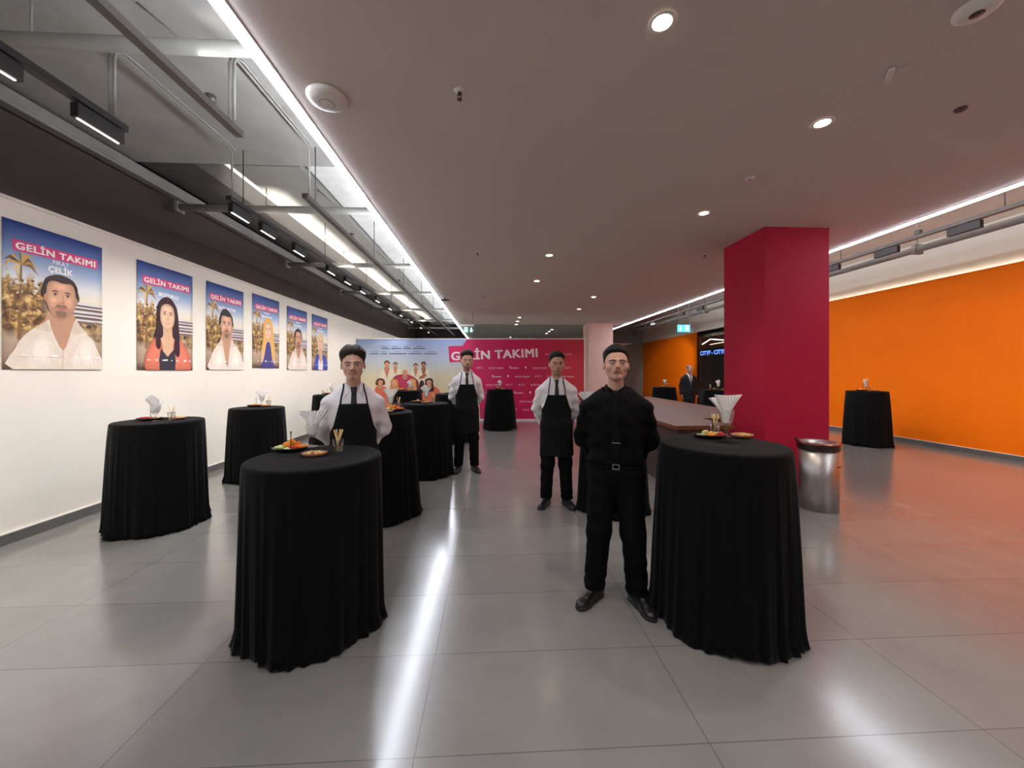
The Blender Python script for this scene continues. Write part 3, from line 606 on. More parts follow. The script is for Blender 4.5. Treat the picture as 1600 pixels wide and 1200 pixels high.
def woman(P, cx, cz, skin, hair, dress, inner, halter=False, short=False):
    w, h = .13, .13
    if not short: P.shape(hair, [(cx - .06, cz + .19), (cx - w * 1.35, cz + .1), (cx - w * 1.5, cz - .1), (cx - w * 1.9, cz - .3), (cx - .1, cz - .36), (cx + .12, cz - .36), (cx + w * 1.9, cz - .4), (cx + w * 1.7, cz - .15), (cx + w * 1.4, cz + .08), (cx + .07, cz + .185)])
    else: P.shape(hair, [(cx - .05, cz + .17), (cx - w * 1.5, cz + .14), (cx - w * 1.55, cz - .06), (cx - w * .9, cz - .14), (cx + w * .9, cz - .14), (cx + w * 1.55, cz - .04), (cx + w * 1.45, cz + .14), (cx + .07, cz + .2)])
    P.shape(tuple(int(c * .92) for c in skin), [(cx - .07, cz - .08), (cx + .07, cz - .08), (cx + .1, cz - .2), (cx + .25, cz - .26), (cx + .2, 0), (cx - .2, 0), (cx - .26, cz - .26), (cx - .09, cz - .2)], 4)
    if halter:
        P.shape(dress, [(cx - .06, cz - .17), (cx + .07, cz - .17), (cx + .16, .12), (cx + .24, 0), (cx - .26, 0), (cx - .16, .14)], 4)
    else:
        soft(P, tuple(int(c * .86) for c in dress), dress, [(cx - .15, cz - .2), (cx - .28, cz - .25), (cx - .38, .12), (cx - .36, 0), (cx - .1, 0), (cx - .08, .2)], 4, None, .5, 4)
        soft(P, tuple(int(c * .86) for c in dress), dress, [(cx + .15, cz - .2), (cx + .3, cz - .24), (cx + .44, .14), (cx + .44, 0), (cx + .12, 0), (cx + .1, .2)], 4, None, .5, 4)
        P.shape(inner, [(cx - .12, .21), (cx, .13), (cx + .12, .21), (cx + .15, .1), (cx + .14, 0), (cx - .14, 0), (cx - .15, .1)], 0)
    face(P, cx, cz, w, h, skin, hair, 0, 1)
    if not short:
        P.shape(hair, [(cx - .01, cz + .17), (cx - w * .9, cz + .1), (cx - w * 1.05, cz - .1), (cx - w * .95, cz - .3), (cx - w * 1.6, cz - .28), (cx - w * 1.4, cz), (cx - w * 1.2, cz + .12)], 4)
        P.shape(hair, [(cx - .01, cz + .17), (cx + w * .85, cz + .09), (cx + w * 1.05, cz - .1), (cx + w * .95, cz - .34), (cx + w * 1.75, cz - .36), (cx + w * 1.45, cz), (cx + w * 1.2, cz + .12)], 4)
    else:
        P.shape(hair, [(cx - w * 1.1, cz + .0), (cx - w * .8, cz + .09), (cx + .02, cz + .1), (cx + w * .9, cz + .06), (cx + w * 1.15, cz), (cx + w * 1.3, cz + .12), (cx + .05, cz + .2), (cx - w * 1.3, cz + .13)], 4)
SK = (222, 172, 142)
posters = [
    (3.75, 1.625, 'film poster of a bearded man in a white shirt, nearest on the wall', dict(name=('FIRAT', 'ÇELİK'), curl=.03, draw=lambda P: shirt_man(P, .53, .52, (216, 166, 136), (64, 50, 52), (240, 228, 214), 1, .14))),
    (5.085, 1.625, 'film poster of a smiling dark long-haired woman in a salmon jacket', dict(name=('', 'BOZOKLU'), curl=.03, draw=lambda P: woman(P, .5, .52, (232, 186, 156), (62, 40, 46), (226, 128, 104), (58, 56, 66)))),
    (6.26, 1.635, 'film poster of a young man with swept hair and deep open white shirt', dict(name=('', 'BAYRAKTAR'), curl=.05, draw=lambda P: shirt_man(P, .5, .52, (218, 168, 138), (50, 42, 46), (244, 234, 222), 1, .03, .03))),
    (7.42, 1.675, 'film poster of a blonde woman in a navy halter dress', dict(curl=.02, draw=lambda P: woman(P, .55, .52, (236, 190, 158), (224, 176, 92), (74, 66, 128), (74, 66, 128), halter=True))),
    (8.63, 1.645, 'film poster of a short-haired man in a buttoned white polo', dict(curl=.03, draw=lambda P: shirt_man(P, .53, .5, (204, 150, 122), (48, 40, 44), (238, 226, 216), 1, .18))),
    (9.79, 1.645, 'film poster of a short-haired fair woman in a bright blue jacket', dict(curl=.04, draw=lambda P: woman(P, .52, .5, (230, 184, 156), (220, 200, 160), (72, 84, 178), (232, 226, 226), short=True))),
]
for y, z, lab, sp in posters: make_poster(y, z, lab, sp)

# ------------------------------------------------------------------ the printed backdrop
BW, BH = 7.5, 2.67
BS = .02105   # metres of board per picture unit used below
def bxz(u, v): return ((u - 556) * BS, BH - (v - 530) * BS)
m_bsky = print_mat('backdrop_sky_print', [(0, (226, 200, 158)), (.35, (236, 220, 178)), (.55, (226, 218, 190)), (.75, (196, 206, 220)), (1, (148, 168, 214))], False, BW, BH)
def pink_mat():
    m = bpy.data.materials.new('backdrop_pink_print'); m.use_nodes = True; nt = m.node_tree; b = nt.nodes['Principled BSDF']
    tc = nt.nodes.new('ShaderNodeTexCoord'); sp = nt.nodes.new('ShaderNodeSeparateXYZ'); nt.links.new(tc.outputs['Object'], sp.inputs[0])
    mr = nt.nodes.new('ShaderNodeMapRange'); mr.inputs['From Min'].default_value = 3.3; mr.inputs['From Max'].default_value = 7.5; nt.links.new(sp.outputs['X'], mr.inputs['Value'])
    cr = nt.nodes.new('ShaderNodeValToRGB'); e = cr.color_ramp.elements
    e[0].color = lin((214, 52, 104)); e[1].color = lin((188, 56, 62)); x = e.new(.45); x.color = lin((206, 28, 92))
    nt.links.new(mr.outputs[0], cr.inputs[0]); nt.links.new(cr.outputs[0], b.inputs['Base Color']); b.inputs['Roughness'].default_value = .5; b.inputs['Specular IOR Level'].default_value = .3
    return m
bd = thing('printed_backdrop', 'wide printed photo backdrop, sky with a cast group left, magenta with logos right', 'backdrop', (-4.49, 12.88, 0), -YAW)
MB().bx(0, BW, .002, .05, .0, BH).build('board', mat('backdrop_core', (200, 196, 192), .6), bd)
MB().bx(0, BW, -.012, .06, BH, BH + .03).bx(BW, BW + .03, -.012, .06, 0, BH + .03).bx(3.2, BW, -.015, .06, 0, .05).build('frame', mat('white_aluminium', (232, 230, 228), .35, metal=.2), bd)
MB().add([(0, 0, 0), (BW, 0, 0), (BW, 0, BH), (0, 0, BH)], [(0, 1, 2, 3)]).build('sky_print', m_bsky, bd)
pk = MB(); xs_ = [bxz(u, v) for u, v in ((729, 530), (722, 540), (700, 540.5), (702, 566), (724, 565), (738, 580), (744, 600), (748, 625), (750, 657))]
pk.poly([(a, -.0015, max(b, 0)) for a, b in xs_] + [(BW, -.0015, 0), (BW, -.0015, BH)])
pk.build('pink_print', pink_mat(), bd)
tb = MB(); put_text(tb, 'GELİN TAKIMI', bxz(705, 0)[0], bxz(839, 0)[0], bxz(0, 551.5)[1], -.0045, .36, .042, heavy=.036, spacing=1.08)
tb.build('title_lettering', ink((246, 226, 230)), bd)
lg = MB(); rows = [(574.5, 0), (588, 1), (601, 2), (613.5, 3), (627, 4), (640, 5)]
tok = ['AEC', 'G', 'B', 'o', 'G', 'SKY']
for v, r in rows:
    u = 744 + (r * 23) % 31; k = r * 2; z = bxz(0, v)[1]
    while u < 905:
        kind = ['AEC', 'G', 'B', 'dot', 'G', 'SKY'][k % 6]; k += 1
        wd = {'AEC': 10, 'SKY': 10, 'G': 22.5, 'B': 16, 'dot': 3}[kind]
        if u + wd > 906: break
        x0 = bxz(u, 0)[0]; x1 = bxz(u + wd, 0)[0]
        if kind in ('AEC', 'SKY'): put_text(lg, kind, x0, x1, z, -.004, .066, spacing=1.6, heavy=.01)
        elif kind == 'G': put_text(lg, 'GELİN TAKIMI', x0, x1, z, -.004, .062, heavy=.026)
        elif kind == 'B':
            for a, b, c_, d in [(0, .09, .022, .036), (.035, .055, -.03, .022)] + [(.075 + q * .043, .106 + q * .043, -.03, .008) for q in range(6)]: lg.poly([(x0 + a, -.004, z + c_), (x0 + b, -.004, z + c_), (x0 + b, -.004, z + d), (x0 + a, -.004, z + d)])
        else:
            lg.poly([(a, -.004, b) for a, b in ell_pts((x0 + x1) / 2, z + .012, .03, .036, 12)])
        u += wd + 9
lg.build('logo_lettering', ink((240, 206, 216)), bd)
# credits: too small to read, short strokes grouped like names
cr = MB()
for v, groups, hh in ((541, ((596, 604), (612, 620), (631, 638), (650, 660)), .02), (544.3, ((595.5, 608), (611, 627), (630, 641), (645, 664)), .038), (549.5, ((579, 590), (596, 602), (618, 624), (645, 654), (668, 679)), .016), (552.5, ((577, 591), (594.5, 604), (608, 635), (638, 659), (662, 683)), .034)):
    for a, b in groups:
        n = max(4, int((b - a) / 1.6))
        for i in range(n):
            x0, z = bxz(a + (b - a) * (i + .1) / n, v); x1 = bxz(a + (b - a) * (i + .85) / n, v)[0]
            cr.poly([(x0, -.003, z - hh / 2), (x1, -.003, z - hh / 2), (x1, -.003, z + hh / 2), (x0, -.003, z + hh / 2)])
cr.build('credits', ink((72, 84, 130)), bd)
c2 = MB()
for v, groups, hh in ((549.5, ((866, 880),), .014), (553.5, ((851, 893),), .04)):
    for a, b in groups:
        for i in range(14):
            x0, z = bxz(a + (b - a) * (i + .1) / 14, v); x1 = bxz(a + (b - a) * (i + .85) / 14, v)[0]
            c2.poly([(x0, -.004, z - hh / 2), (x1, -.004, z - hh / 2), (x1, -.004, z + hh / 2), (x0, -.004, z + hh / 2)])
c2.build('credits', ink((226, 150, 140)), bd)
P = Print(1, 1)
def pp(pts): return [bxz(*q) for q in pts]
def cast(u, v, s, skin, hair, top, hairkind='short', body=None, vn=True):
    """u, v: face centre; s: half face width in picture units"""
    if body: P.shape(top, pp(body), 4)
    else: P.shape(top, pp([(u - 2.2 * s, v + 2.2 * s), (u + 2.2 * s, v + 2.2 * s), (u + 3.4 * s, v + 3.4 * s), (u + 3.6 * s, v + 9 * s), (u - 3.6 * s, v + 9 * s), (u - 3.4 * s, v + 3.4 * s)]), 4)
    if hairkind == 'long': P.shape(hair, pp([(u, v - 1.7 * s), (u + 1.5 * s, v - 1.1 * s), (u + 1.7 * s, v + .8 * s), (u + 1.9 * s, v + 3.6 * s), (u - 1.9 * s, v + 3.6 * s), (u - 1.6 * s, v + .8 * s), (u - 1.5 * s, v - 1 * s)]), 4)
    if hairkind == 'bob': P.shape(hair, pp([(u, v - 1.7 * s), (u + 1.6 * s, v - 1.1 * s), (u + 1.9 * s, v + 1.1 * s), (u - 1.9 * s, v + 1.2 * s), (u - 1.6 * s, v - 1 * s)]), 4)
    sk2 = tuple(int(c * .88) for c in skin)
    P.shape(sk2, pp([(u - .6 * s, v + .8 * s), (u + .6 * s, v + .8 * s), (u + 1.1 * s, v + 2.2 * s), (u + .2 * s, v + (5.5 if vn else 3) * s), (u - .2 * s, v + (5.5 if vn else 3) * s), (u - 1.1 * s, v + 2.2 * s)]), 4)
    if hairkind == 'short': P.shape(hair, pp([(u - 1.1 * s, v), (u - 1.15 * s, v - 1 * s), (u, v - 1.75 * s), (u + 1.15 * s, v - 1 * s), (u + 1.1 * s, v)]), 4)
    P.ell(skin, *bxz(u, v), s * BS, 1.35 * s * BS)
    if hairkind in ('short', 'bob', 'long'): P.shape(hair, pp([(u - 1.05 * s, v - .5 * s), (u, v - 1 * s), (u + 1.05 * s, v - .5 * s), (u + .9 * s, v - 1.2 * s), (u, v - 1.65 * s), (u - .9 * s, v - 1.2 * s)]), 4)
    for sg in (-1, 1): P.ell((70, 46, 40), *bxz(u + sg * .4 * s, v - .15 * s), .16 * s * BS, .1 * s * BS)
    P.ell((170, 84, 78), *bxz(u, v + .65 * s), .36 * s * BS, .14 * s * BS)
SKN = (226, 162, 128); DK = (66, 44, 42); RB = (240, 230, 206)
cast(604, 569, 3.6, SKN, (110, 70, 56), RB, body=[(598, 578), (611, 578), (616, 586), (618, 610), (592, 610), (593, 586)])
cast(617.3, 570, 2.6, SKN, DK, RB, body=[(612, 576), (623, 576), (627, 584), (627, 606), (610, 604), (610, 584)])
cast(649, 572, 2.7, SKN, DK, RB, body=[(643, 578), (655, 578), (658, 586), (657, 606), (640, 604), (640, 586)])
cast(661.5, 570, 3.1, (190, 126, 96), DK, RB, body=[(655, 577), (668, 577), (671, 584), (672, 612), (652, 608), (653, 586)])
P.shape((178, 108, 82), pp([(655, 589), (660, 586), (664, 584), (666, 586), (662, 590), (656, 592)]), 4)
P.shape((150, 60, 70), pp([(612, 596), (618, 587), (630, 584.5), (640, 586), (650, 592), (654, 600), (652, 620), (614, 620)]), 4)
P.shape((188, 62, 92), pp([(616, 595), (624, 585.5), (640, 586), (648, 594), (648, 622), (616, 622)]), 4)
cast(632.3, 582, 3.7, (228, 160, 130), (206, 150, 124), (196, 66, 96), 'none', body=[(624, 588), (641, 588), (645, 598), (644, 620), (620, 620), (620, 598)], vn=False)
P.shape((60, 46, 48), pp([(655, 598), (662, 597), (664, 625), (655, 625)]), 4)
cast(594, 597, 3.6, SKN, (110, 62, 50), (222, 116, 92), 'bob', body=[(588, 604), (601, 604), (606, 614), (606, 640), (584, 640), (585, 614)], vn=False)
cast(616, 598, 3.6, (232, 172, 132), (214, 140, 74), (228, 150, 96), 'long', body=[(609, 606), (623, 606), (630, 616), (630, 640), (606, 640), (606, 616)], vn=False)
cast(643.5, 597.5, 3.6, (232, 172, 132), (224, 164, 90), (62, 54, 92), 'long', body=[(637, 604), (650, 604), (655, 614), (654, 640), (634, 640), (634, 614)], vn=False)
cast(670, 597, 3.8, (232, 172, 140), (52, 34, 38), (226, 120, 92), 'long', body=[(664, 605), (679, 604), (688, 614), (690, 640), (658, 640), (660, 614)], vn=False)
P.mb.v = [(a, b * 4 - .001, c) for a, b, c in P.mb.v]
P.mb.build('cast_print', P.mats, bd)
# ------------------------------------------------------------------ bar counter and bin
m_wood = mat('brown_wood_top', (108, 62, 40), .45, var=.16, scale=3, spec=.25, stretch=(8, .6, 8))
m_dwood = mat('dark_wood_front', (62, 42, 38), .5, var=.15, scale=4, stretch=(4, 4, .5))
t = thing('bar_counter', 'long brown wooden bar counter running back beside the magenta pillar', 'bar counter', (0, 0, 0))
mb = MB()
mb.bx(2.36, 3.15, 4.86, 10.6, .85, .9); mb.bx(3.15, 4.36, 5.64, 10.6, .85, .9)
mb.bx(4.36, 4.42, 5.64, 10.6, .85, .9)
mb.build('countertop', m_wood, t, weld=False)
mb = MB(); mb.bx(2.44, 2.5, 4.94, 10.5, .02, .85); mb.bx(2.5, 3.05, 4.94, 5.0, .02, .85); mb.bx(3.05, 3.11, 4.94, 5.7, .02, .85); mb.bx(3.11, 4.28, 5.66, 5.72, .02, .85); mb.bx(4.28, 4.34, 5.66, 10.5, .02, .85)
mb.build('front_panel', m_dwood, t)
MB().bx(2.52, 4.26, 5.66, 10.48, .0, .08).build('plinth', m_dwood, t)
m_steel = mat('brushed_steel', (186, 180, 176), .4, metal=1, var=.05, scale=40, stretch=(1, 1, .05))
m_rim = mat('dark_brown_rim', (62, 40, 36), .35, metal=.3)
t = thing('waste_bin', 'round brushed steel waste bin with dark rim at the foot of the magenta pillar', 'bin', (3.82, 4.33, 0))
MB().lathe([(0, 0), (.195, 0), (.195, .70), (.19, .70)], n=40).build('body', m_steel, t)
MB().lathe([(.2, .695), (.206, .70), (.206, .775), (.2, .782)], n=40).lathe([(.2, .695), (.196, .695)], n=40).build('rim', m_rim, t)
MB().lathe([(.2, .782), (.17, .785), (.12, .74), (.08, .66)], n=40).build('top_funnel', m_steel, t)
MB().lathe([(.205, .76), (.22, .765), (.222, .778), (.2, .782)], n=40).build('lip', mat('polished_lip', (170, 120, 104), .2, metal=1), t)
b = MB(); b.tube([(-.2, .02, .77), (-.225, .04, .8), (-.2, .09, .805)], .012, 8); b.build('hinge', m_rim, t)
MB().bx(.06, .1, -.197, -.188, .52, .53).build('foot_label', m_rim, t)
# ------------------------------------------------------------------ tables
m_cloth = mat('black_table_cloth', (10, 10, 11), .85, var=.15, scale=30, bump=.1, bscale=400, sheen=.05, spec=.12)
m_tabletop = mat('laminate_tabletop', (190, 186, 180), .5)
m_ped = mat('table_pedestal_metal', (90, 90, 92), .35, metal=.8)
def make_table(x, y, zt, rt, rb, seed, label, lift=0):
    rnd = random.Random(seed)
    t = thing('cocktail_table', label, 'cocktail table', (x, y, 0), group='cocktail tables in black floor-length cloths')
    MB().lathe([(0, zt - .03), (rt - .012, zt - .03), (rt - .012, zt - .006), (0, zt - .006)], n=40).build('tabletop', m_tabletop, t)
    MB().tube([(0, 0, .02), (0, 0, zt - .03)], .035, 14).build('pedestal', m_ped, t)
    MB().lathe([(0, 0.001), (.24, 0.001), (.24, .012), (.06, .03), (0, .03)], n=32).build('base', m_ped, t)
    n = 192; comp = [(rnd.randint(7, 10), 1.0), (rnd.randint(12, 16), .8), (rnd.randint(19, 24), .55), (rnd.randint(29, 36), .25)]
    ph = [rnd.uniform(0, 6.28) for _ in comp]
    def fold(a, tt):
        s = 0
        for (k, am), p in zip(comp, ph):
            v = math.sin(k * a + p + .5 * math.sin(2 * a + p) + .25 * tt)
            s += am * (1 - 2 * abs(v)) if k > 12 else am * v
        return s / 2.2
    lowf = [rnd.uniform(-1, 1) for _ in range(6)]
    rows = []
    for r in (0, .4, .75, .93): rows.append((r * rt, zt, 0))
    for a in (20, 45, 70, 90): rows.append((rt - .02 + .02 * math.sin(math.radians(a)), zt - .02 + .02 * math.cos(math.radians(a)), 0))
    m = 22
    for j in range(1, m + 1): rows.append((None, None, j / m))
    vs = []; fs = []
    for r, z, tt in rows:
        for k in range(n):
            a = 2 * PI * k / n
            if r is None:
                low = sum(lowf[i] * math.sin((i % 3 + 1) * a + i) for i in range(6)) * .25
                fl = fold(a, tt)
                rr = rt + (rb - rt) * tt ** .75 + .03 * tt ** .8 * fl + .012 * low * tt
                hem = .006 + .012 * max(0, fl) + lift * max(0, math.sin(2 * a + lowf[0] * 3 + 1.9)) ** 6
                zz = (zt - .02) * (1 - tt) + hem * tt
                if tt > .93: rr += .012 * (tt - .93) / .07 * (1 + math.sin(5 * a + ph[0]))
            else: rr, zz = r, z
            vs.append((rr * math.cos(a), rr * math.sin(a), zz))
    for i in range(len(rows) - 1):
        for k in range(n):
            q = (i * n + k, i * n + (k + 1) % n, (i + 1) * n + (k + 1) % n, (i + 1) * n + k)
            if i == 0: q = (q[0], q[2], q[3])
            fs.append(q)
    mb = MB(); mb.add(vs, fs, 0, True)
    o = mb.build('tablecloth', m_cloth, t)
    sd = o.modifiers.new('thickness', 'SOLIDIFY'); sd.thickness = .003; sd.offset = 1
    return t
TB = {}
def tbl(k, *a, **kw): TB[k] = (a[0], a[1], a[2] + .0035); make_table(*a, **kw)
tbl('T1', -1.14, 2.54, 1.055, .40, .42, 3, 'black-draped cocktail table right in front of the moustached waiter', lift=.01)
tbl('T2', -3.50, 4.22, 1.09, .375, .415, 5, 'black-draped cocktail table below the two nearest posters, against the white wall', lift=.03)
tbl('T3', -3.57, 6.02, 1.06, .36, .405, 8, 'black-draped cocktail table second along the white wall, below the open shirt poster', lift=.04)
tbl('T4', -3.71, 9.0, 1.08, .37, .42, 11, 'black-draped cocktail table farthest along the white wall, behind the moustached waiter')
tbl('T5', -1.285, 4.41, 1.15, .37, .45, 14, 'black-draped cocktail table just behind the moustached waiter', lift=.02)
tbl('T6', -1.055, 6.09, 1.11, .36, .43, 17, 'black-draped cocktail table touching the tall center waiter at his side', lift=.02)
tbl('T7', -2.28, 10.4, 1.1, .37, .43, 20, 'black-draped cocktail table before the printed cast group')
tbl('T8', -.95, 8.86, 1.1, .37, .43, 23, 'black-draped cocktail table half hidden behind the tall center waiter')
tbl('T9', .2, 10.78, 1.115, .36, .455, 26, 'black-draped cocktail table alone before the magenta part of the backdrop', lift=.09)
tbl('T10', 1.505, 2.455, 1.13, .385, .43, 29, 'large black-draped cocktail table beside the man in black', lift=.02)
tbl('T11', 1.40, 4.44, 1.1, .34, .40, 32, 'black-draped cocktail table directly behind the man in black', lift=.02)
tbl('T12', 5.58, 12.25, 1.1, .355, .42, 35, 'black-draped cocktail table in the spotlit area of the rear orange wall')
tbl('T13', 6.24, 10.4, 1.1, .37, .43, 38, 'black-draped cocktail table before the dark shop front')
tbl('T14', 8.19, 8.02, 1.18, .355, .41, 41, 'black-draped cocktail table standing alone along the bright orange wall', lift=.02)
WHERE = {'T1': 'in front of the moustached waiter', 'T2': 'under the nearest posters', 'T3': 'under the open shirt poster', 'T4': 'farthest along the white wall',
         'T5': 'just behind the moustached waiter', 'T6': 'beside the tall center waiter', 'T7': 'before the printed cast group', 'T8': 'half hidden by the tall waiter',
         'T9': 'before the magenta backdrop', 'T10': 'beside the man in black', 'T11': 'behind the man in black', 'T12': 'at the spotlit rear orange wall',
         'T13': 'before the dark shop front', 'T14': 'by the bright orange wall'}
# ------------------------------------------------------------------ tableware, one of each kind, then copies
m_glass = thin_glass('clear_glass', (.96, .97, .97), .05)
m_nap = mat('white_paper_napkin', (250, 247, 243), .85, var=.03, bump=.1, bscale=200)
m_dish = mat('black_glazed_dish', (20, 19, 19), .25)
m_snackd = mat('brown_wooden_dish', (150, 96, 66), .5, var=.15)
m_nut = mat('roasted_nuts', (222, 180, 116), .55, var=.25, scale=40)
m_stick = mat('pale_wooden_stick', (222, 190, 130), .6, var=.1)
m_pick = mat('dark_metal_pick', (70, 62, 60), .3, metal=.7)
PROTO = {}
def place(kind, maker, label, cat, loc, rz, group, scale=1):
    if kind not in PROTO:
        o = maker(); PROTO[kind] = o; o.location = loc; o.rotation_euler.z = rz; tag(o, label, cat, group); o.scale = (scale,) * 3
        return o
    c = copy_thing(PROTO[kind], label, loc, rz); c['group'] = group; c['category'] = cat; c.scale = (scale,) * 3
    c.rotation_euler = (0, 0, rz)
    return c
def e(name): o = bpy.data.objects.new(name, None); COL.objects.link(o); o.empty_display_size = .03; return o
def mk_goblet():
    t = e('glass_goblet')
    MB().lathe([(.006, .062), (.018, .072), (.034, .095), (.041, .125), (.043, .15), (.046, .168), (.0445, .168), (.0415, .15), (.0395, .125), (.0325, .097), (.016, .075), (0, .068)], n=32).build('bowl', m_glass, t)
    MB().lathe([(.03, .002), (.012, .012), (.007, .022), (.012, .032), (.012, .04), (.006, .05), (.006, .0625)], n=24).build('stem', m_glass, t)
    MB().lathe([(0, .0), (.036, .0), (.036, .003), (.0305, .0042), (.0, .006)], n=32).build('foot', m_glass, t)
    return t
def napkin_geo(kind):
    mb = MB()
    def leaf(w0, w1, h0, h1, pleat, n, y0, lean, arc, tw=0):
        N, M = 36, 14; vs = []
        for j in range(M + 1):
            v = j / M; s = max(0, (v - .42) / .58)
            wd = w0 + (w1 - w0) * s ** 1.1 if v > .42 else w0 * (.55 + .45 * v / .42)
            for i in range(N + 1):
                u = i / N * 2 - 1
                z = h0 + (h1 - h0) * v - arc * abs(u) ** 1.6 * s
                zig = abs(((i / N * n) % 1) * 2 - 1) * 2 - 1
                R = .03
                yy = y0 + zig * pleat * (.3 + .7 * s) - R * (1 - u * u) * (1 - s) * .6 + lean[1] * s
                vs.append((u * wd + lean[0] * s + tw * u * s * s, yy, z))
        fs = [(j * (N + 1) + i, j * (N + 1) + i + 1, (j + 1) * (N + 1) + i + 1, (j + 1) * (N + 1) + i) for j in range(M) for i in range(N)]
        mb.add(vs, fs, 0, False)
    if kind == 'fan':
        leaf(.036, .098, .088, .262, .007, 8, .004, (.012, -.012), -.004)
        leaf(.028, .088, .088, .25, .006, 7, .018, (-.012, .012), .006)
    elif kind == 'calla':
        leaf(.034, .056, .088, .272, .0015, 3, .0, (-.02, -.025), .05, .0)
        leaf(.032, .062, .088, .25, .0015, 3, .014, (-.03, .0), .03, .0)
        leaf(.03, .046, .088, .225, .0015, 3, .02, (.014, .012), .02, .0)
    else:
        leaf(.033, .066, .088, .24, .002, 4, .0, (-.02, -.01), .012)
        leaf(.033, .066, .088, .24, .002, 4, .012, (.02, .01), .012)
    return mb
def mk_nap(kind):
    def f():
        o = napkin_geo(kind).build('paper_napkin', m_nap); s = o.modifiers.new('thickness', 'SOLIDIFY'); s.thickness = .0012; return o
    return f
def mk_plate():
    t = MB().lathe([(0, .002), (.05, .002), (.075, .012), (.085, .026), (.087, .026), (.079, .01), (.055, 0), (0, 0)], n=32, sx=1.35, sy=.92).build('oval_plate', m_dish)
    return t
def mk_snack():
    t = MB().lathe([(0, .004), (.045, .004), (.062, .022), (.066, .022), (.05, 0), (0, 0)], n=28, sx=1.2, sy=1).build('snack_dish', m_snackd); return t
def mk_nuts():
    mb = MB(); r = random.Random(4)
    for k in range(46):
        a, d = r.uniform(0, 6.28), .05 * math.sqrt(r.random()); c = (d * math.cos(a) * 1.2, d * math.sin(a), .012 + .014 * (1 - d / .05) + r.uniform(0, .006))
        mb.tube([(c[0] - .005, c[1], c[2]), (c[0] - .003, c[1], c[2] + .001), (c[0] + .003, c[1] + .002, c[2] + .001), (c[0] + .006, c[1] + .002, c[2])], [.001, .006, .006, .001], 7)
    return mb.build('roasted_nuts', m_nut)
def mk_tumbler():
    return MB().lathe([(0, .004), (.026, .004), (.03, .03), (.034, .088), (.036, .088), (.032, .03), (.028, .0), (0, 0)], n=32).build('glass_tumbler', m_glass)
def mk_stick():
    return MB().tube([(0, 0, 0), (0, 0, .15)], .0022, 6).build('wooden_stirrer', m_stick)
def mk_pick():
    return MB().tube([(0, 0, 0), (0, 0, .11), (0, 0, .125), (0, 0, .13)], [.0018, .003, .006, .006], 8).build('metal_pick', m_pick)
def mk_veg(rgb, dims, kind):
    def f():
        mb = MB()
        if kind == 'slice': mb.lathe([(0, 0), (dims[0], 0), (dims[0], dims[1]), (0, dims[1])], n=16)
        elif kind == 'wedge':
            n = 10; vs = [(0, -dims[1], 0), (0, dims[1], 0)]
            for i in range(n + 1): a = PI * i / n; vs += [(dims[0] * math.cos(a), -dims[1] * .3, dims[0] * math.sin(a)), (dims[0] * math.cos(a), dims[1] * .3, dims[0] * math.sin(a))]
            fs = [(2 + 2 * i, 3 + 2 * i, 5 + 2 * i, 4 + 2 * i) for i in range(n)] + [(0, 2 + 2 * i, 4 + 2 * i) for i in range(n)] + [(1, 5 + 2 * i, 3 + 2 * i) for i in range(n)]
            mb.add(vs, fs, 0, True)
        else: mb.box((0, 0, dims[2] / 2), dims)
        nm = {'slice': 'cucumber_slice', 'wedge': 'orange_wedge'}.get(kind, kind)
        return mb.build(nm, mat('veg_%d_%d_%d' % rgb, rgb, .4, var=.12, scale=50), bevel=.0015)
    return f
VEG = {'carrot': ((240, 138, 40), (.075, .013, .013), 'carrot_stick', 'orange carrot stick'), 'cucumber': ((150, 176, 84), (.06, .014, .014), 'cucumber_stick', 'green cucumber stick'),
       'slice': ((206, 210, 140), (.02, .005), 'slice', 'pale cucumber slice'), 'wedge': ((244, 150, 46), (.03, .02), 'wedge', 'orange fruit wedge'),
       'red': ((206, 44, 40), (.055, .02, .012), 'red_pepper_strip', 'red pepper strip'), 'cheese': ((238, 220, 150), (.03, .02, .035), 'cheese_cube', 'pale yellow cheese cube')}
def veg(k, loc, rz, tk, tilt=0):
    rgb, dm, kind, nm = VEG[k]
    o = place('veg_' + k, mk_veg(rgb, dm, kind), f'{nm} on the fruit plate {WHERE[tk]}', nm.split()[-1] if k != 'wedge' else 'fruit wedge', loc, rz, f'{nm}s on the plate {WHERE[tk]}')
    o.rotation_euler = (tilt, 0, rz)
